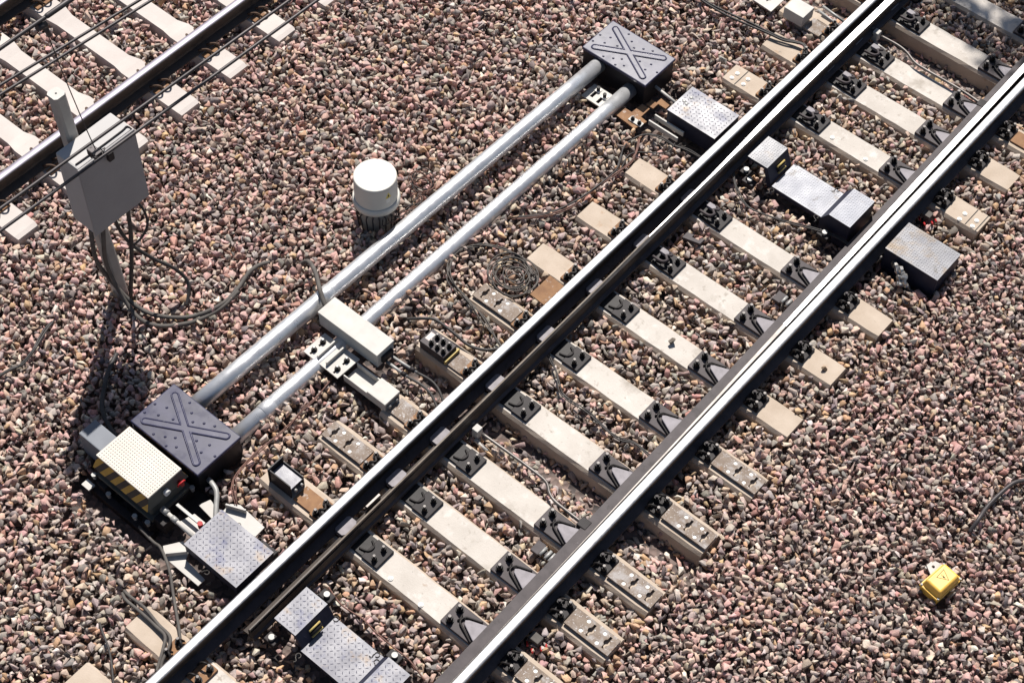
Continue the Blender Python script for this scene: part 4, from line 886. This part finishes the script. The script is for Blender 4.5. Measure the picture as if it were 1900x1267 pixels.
def level(x, y):
    """height of the ballast surface"""
    h = -.222 + .022 * vnoise(x, y, 2.2, 1) + .012 * vnoise(x, y, 6, 2)
    inn = (x > -.62) & (x < 2.12); h = np.where(inn, -.230 + .012 * vnoise(x, y, 7, 3), h)
    edge = np.clip((x - 2.05) / .5, 0, 1); h = np.where(x > 2.05, -.225 + edge * .02 + .02 * vnoise(x, y, 3, 4), h)
    h = np.where((x > -.62) & (x < -.15), -.232, h)
    deep = lambda y0, y1, d: (1 / (1 + np.exp(-(y - y0) * 40))) * (1 / (1 + np.exp((y - y1) * 40))) * d * inn
    h = h - deep(5.30, 5.52, .14) - deep(10.60, 10.85, .14) - deep(4.68, 4.95, .03) - deep(3.68, 3.95, .03) - deep(9.0, 9.35, .03)
    h = np.where(((np.abs(x) < .13) | (np.abs(x - 1.51) < .13) | ((x > -.02) & (x < .24))), np.minimum(h, -.315), h)
    h = np.where((np.abs(x + 4.062) < .12) | (np.abs(x + 5.565) < .12), np.minimum(h, -.29), h)
    h = np.where((x < -3.6) & (x > -6.05), h - .03, h)
    pit = lambda x0, x1, y0, y1, d: np.where((x > x0) & (x < x1) & (y > y0) & (y < y1), d, 9.)
    for p in ((-1.65, -.62, 3.0, 3.6, -.40), (-.65, -.1, 3.08, 3.58, -.40), (.2, 1.3, 3.0, 3.56, -.33), (-.95, -.1, 8.42, 8.98, -.37), (.2, 1.35, 8.5, 8.93, -.31), (-1.55, -.8, 8.5, 8.66, -.36), (1.57, 2.05, 8.5, 8.95, -.34), (-.95, -.62, 3.4, 3.62, -.36), (.98, 1.36, 8.30, 8.56, -.36), (.18, .52, 8.46, 8.60, -.36), (.2, .5, 3.0, 3.2, -.36)):
        h = np.minimum(h, pit(*p))
    h = h + np.where((np.abs(x + .93) < .06) & (y > 4.2) & (y < 8.4), .045 + .02 * vnoise(x, y, 9, 8), 0)      # stones heaped against the half-sunk pipe
    h = np.where((np.abs(x + 1.375) < .11), np.minimum(h, -.245), h)
    return h
RECTS = []      # footprints no stone may enter: x0,x1,y0,y1,bottom z
for (y, x0, x1, *_) in SLP: RECTS.append((x0, x1, y - .108, y + .108))
for y, _ in PS: RECTS.append((-6.02, -3.62, y - .105, y + .105))
RECTS += [(-1.6, -.905, 3.585, 4.015), (-1.52, -.84, 8.63, 9.05), (-1.56, -.94, 3.16, 3.56), (-1.775, -1.53, 3.26, 3.42), (-.605, -.10, 3.165, 3.52), (-.565, -.085, 8.585, 8.925), (1.6, 2.075, 8.565, 8.9), (.515, .965, 3.15, 3.475), (.525, 1.01, 8.57, 8.885),
          (-.80, -.36, 4.93, 5.10), (-.58, -.33, 5.53, 5.69), (-2.72, -2.61, 4.36, 4.48), (-1.16, -.80, 4.89, 5.12), (-1.27, -1.05, 8.34, 8.52), (-.93, -.66, 8.34, 8.6), (-.66, -.34, 3.55, 3.67), (-.78, -.37, 3.05, 3.12), (-1.25, -.65, 5.16, 5.34), (3.42, 3.57, 6.3, 6.53)]
TPL = templates(70, 4)
PAL = np.array([(.42, .285, .255), (.475, .335, .30), (.37, .25, .23), (.345, .30, .272), (.285, .252, .232), (.44, .365, .305), (.40, .315, .245), (.37, .25, .165), (.42, .29, .18), (.17, .152, .147), (.52, .47, .42), (.35, .205, .175), (.275, .215, .192), (.315, .288, .262), (.225, .195, .182)])
W_OUT = np.array([16, 14, 11, 9, 8, 8, 5, 3, 1.5, 5, 4, 4, 7, 4, 5.]); W_IN = np.array([5, 4, 4, 14, 11, 10, 12, 7, 3, 4, 3, 2, 9, 9, 8.])
def scatter(quad, pitch, dz, rlo, rhi, seed, jit=.48):
    rg = np.random.default_rng(seed); x0, y0 = quad.min(0); x1, y1 = quad.max(0)
    gx, gy = np.meshgrid(np.arange(x0, x1, pitch), np.arange(y0, y1, pitch)); gx = gx.ravel(); gy = gy.ravel()
    gx = gx + rg.uniform(-jit, jit, gx.size) * pitch; gy = gy + rg.uniform(-jit, jit, gy.size) * pitch
    k = inside(gx, gy, quad); gx, gy = gx[k], gy[k]
    r = rlo + (rhi - rlo) * rg.beta(1.6, 2.6, gx.size)
    r = np.where(gx > 2.2, r * .90, r)
    z = level(gx, gy) + dz + rg.normal(0, .012, gx.size)
    ok = np.ones(gx.size, bool)
    for (a, b_, c, d) in RECTS:
        m = r * .50; ok &= ~((gx > a - m) & (gx < b_ + m) & (gy > c - m) & (gy < d + m))
    for (xa, ya, xb, yb, rad, zc) in ((-1.405, 3.95, -1.335, 8.68, .066, -.1), (-1.03, 3.95, -.99, 8.68, .064, -.17)):
        f = np.clip((gy - ya) / (yb - ya), 0, 1); xc = xa + (xb - xa) * f
        lap = np.where((xa > -1.2) & (gx > xc), -.012 - r * .3, 0)
        ok &= ~((np.abs(gx - xc) < rad + r * .45 + lap) & (gy > ya) & (gy < yb) & (z > zc - .13))
    d2 = np.hypot(gx + 1.685, gy - 6.265); ok &= d2 > .165
    for xr in (0, 1.509, -4.062, -5.565): ok &= ~((np.abs(gx - xr) < .085 + r * .6) & (z + r > -.175))
    ok &= ~((np.abs(gx - .15) < .085 + r * .5) & (z + r > -.17) & (gy > 2.98)); ok &= ~((np.abs(gx - 1.37) < .075 + r * .5) & (z + r > -.17) & (gy > 2.98))
    return gx[ok], gy[ok], z[ok], r[ok]
def build_ballast():
    big = expand(QUAD, 1.3)
    S = [scatter(big, .052, -.046, .022, .037, 21), scatter(big, .0505, -.008, .021, .045, 22), scatter(expand(QUAD, .9), .105, .014, .021, .042, 23)]
    x, y, z, r = (np.concatenate([s[i] for s in S]) for i in range(4)); n = x.size; rg = np.random.default_rng(31)
    inn = ((x > -.75) & (x < 2.05)).astype(float)
    mixf = np.clip(np.where(x > 1.5, (2.35 - x) / .45, (x + 1.75) / .9), 0, 1) * .95
    mixf = np.where((y > 9.3) & (x < 0), mixf * .35, mixf)
    po, pi = W_OUT / W_OUT.sum(), W_IN / W_IN.sum()
    io, ii = rg.choice(len(PAL), n, p=po), rg.choice(len(PAL), n, p=pi); idx = np.where(rg.random(n) < mixf, ii, io)
    col = PAL[idx] * np.array([1.06, 1.01, .975]) * rg.uniform(.84, 1.22, (n, 1)) * rg.uniform(.94, 1.06, (n, 3))
    tid = rg.integers(0, len(TPL), n); Rm = rotmats(n, rg)
    VS, FS, CS, off = [], [], [], 0
    for t, (V, F) in enumerate(TPL):
        k = np.nonzero(tid == t)[0]
        if not k.size: continue
        P = np.einsum('nij,vj->nvi', Rm[k], V) * r[k][:, None, None] + np.stack([x[k], y[k], z[k]], -1)[:, None, :]
        VS.append(P.reshape(-1, 3)); FS.append((F[None] + (off + np.arange(k.size) * len(V))[:, None, None]).reshape(-1, 3)); off += k.size * len(V)
        CS.append(np.repeat(col[k], len(V), 0))
    V = np.concatenate(VS).astype(np.float32); F = np.concatenate(FS).astype(np.int32); C = np.concatenate(CS)
    me = bpy.data.meshes.new('ballast'); me.vertices.add(len(V)); me.vertices.foreach_set('co', V.ravel())
    me.loops.add(F.size); me.loops.foreach_set('vertex_index', F.ravel())
    me.polygons.add(len(F)); me.polygons.foreach_set('loop_start', np.arange(0, F.size, 3, dtype=np.int32)); me.update(calc_edges=True)
    at = me.attributes.new('stone_tint', 'FLOAT_COLOR', 'POINT'); at.data.foreach_set('color', np.concatenate([C, np.ones((len(C), 1))], 1).astype(np.float32).ravel())
    me.materials.append(M['stone']); o = bpy.data.objects.new('ballast', me); COL.objects.link(o)
    print('stones', n, 'tris', len(F))
    return tag(o, 'crushed pink, grey and tan track ballast stones', 'ballast', kind='stuff')
build_ballast()
def loose_stone(label, x, y, z, s, col, seed):
    V, F = TPL[seed]; b = MB('stone'); b.faces([tuple(v * s) for v in V], [tuple(f) for f in F], 'stone')
    o = b.build('loose_stone', loc=(x, y, z)); a = o.data.attributes.new('stone_tint', 'FLOAT_COLOR', 'POINT')
    for d in a.data: d.color = (*col, 1)
    return tag(o, label, 'stone', 'loose stones on sleepers')
loose_stone('dark loose stone lying alone on a sleeper between the rails', .848, 6.824, -.175, .032, (.13, .11, .09), 5)
loose_stone('brown loose stone on a sleeper end toward the yellow box', 1.86, 7.39, -.18, .03, (.25, .18, .12), 9)
b = MB('weed')
for k in range(10):
    a = rr.uniform(0, 6.28); p = Vector((-2.045 + rr.uniform(-.02, .02), 4.56 + rr.uniform(-.02, .02), -.19)); q = p + Vector((.025 * math.cos(a), .025 * math.sin(a), .02 + rr.uniform(0, .02))); n_ = Vector((-math.sin(a), math.cos(a), 0)) * .007
    b.faces([p, (p + q) / 2 + n_, q, (p + q) / 2 - n_], [(0, 1, 2, 3)], 'weed')
tag(b.build('weed_plant'), 'tiny green weed sprouting beside the thick dusty cables', 'weed')

# ------------------------------------------------------------------ ground, tree that dapples the top corner
b = MB('ground_soil'); s = 400
b.faces([(-s, -s, -.36), (s, -s, -.36), (s, s, -.36), (-s, s, -.36)], [(0, 1, 2, 3)]); tag(b.build('ground'), kind='structure')
SUN = Vector((-.352, .459, .816)).normalized()
tc_ = Vector((1.45, 12.95, -.2)) + SUN * 11.0
tr = thing('leafy_tree', 'leafy tree beyond the top edge, shading the top corner of the track', 'tree', (tc_.x, tc_.y, -.36))
MB('bark').tube([(0, 0, 0), (.1, .05, 2.5), (.0, .1, 5), (.05, 0, 7), (0, 0, 9)], [.22, .18, .14, .10, .05], 'bark', 10).build('trunk', tr)
lf = MB('leaf'); rg = random.Random(12); CZ = tc_.z + .36
for k in range(5200):
    while True:
        p = Vector((rg.uniform(-1, 1), rg.uniform(-1, 1), rg.uniform(-1, 1)))
        if p.length < 1: break
    c = Vector((0, 0, CZ)) + Vector((p.x * 2.2, p.y * 2.0, p.z * 1.3))
    if math.sin(c.x * 3.1 + 1) + math.sin(c.y * 2.7) + math.sin(c.z * 3.3 + 2) < -.35: continue
    rot = Euler((rg.uniform(-1, 1), rg.uniform(-1, 1), rg.uniform(0, 6.28))).to_matrix(); L = rg.uniform(.07, .12)
    lf.faces([c + rot @ Vector(v) for v in ((-L, 0, 0), (0, -L * .5, .01), (L, 0, 0), (0, L * .5, .01))], [(0, 1, 2, 3)], 'leaf')
lf.build('crown', tr)

# ------------------------------------------------------------------ light, sky, camera
w = bpy.data.worlds.new('World'); SC.world = w; w.use_nodes = True; nt = w.node_tree
sky = nd(nt, 'ShaderNodeTexSky', sky_type='NISHITA'); sky.sun_disc = False; sky.sun_elevation = math.asin(SUN.z); sky.sun_rotation = math.atan2(SUN.x, SUN.y)
nt.links.new(sky.outputs[0], nt.nodes['Background'].inputs[0]); nt.nodes['Background'].inputs[1].default_value = .05
L = bpy.data.lights.new('sun', 'SUN'); L.energy = 4.9; L.angle = R(.53); L.color = (1, .955, .90)
lo = bpy.data.objects.new('sun', L); COL.objects.link(lo); lo.rotation_euler = SUN.to_track_quat('Z', 'Y').to_euler()
f, pitch, roll, yaw, hh, cx = 3277.07, .957482, .0417826, .671146, 10.7495, 4.71273
fw = Vector((-math.sin(yaw) * math.cos(pitch), math.cos(yaw) * math.cos(pitch), -math.sin(pitch)))
r_ = fw.cross(Vector((0, 0, 1))).normalized(); u_ = r_.cross(fw); r2 = r_ * math.cos(roll) + u_ * math.sin(roll); u2 = -r_ * math.sin(roll) + u_ * math.cos(roll)
cd = bpy.data.cameras.new('camera'); cd.sensor_width = 36; cd.lens = f / 1900 * 36; cd.clip_end = 2000; cd.clip_start = .1
co = bpy.data.objects.new('camera', cd); COL.objects.link(co)
co.matrix_world = Matrix(((r2.x, u2.x, -fw.x, cx), (r2.y, u2.y, -fw.y, 0), (r2.z, u2.z, -fw.z, hh), (0, 0, 0, 1)))
SC.camera = co
SC.view_settings.view_transform = 'Standard'; SC.view_settings.look = 'None'; SC.view_settings.exposure = .62; SC.view_settings.gamma = 1
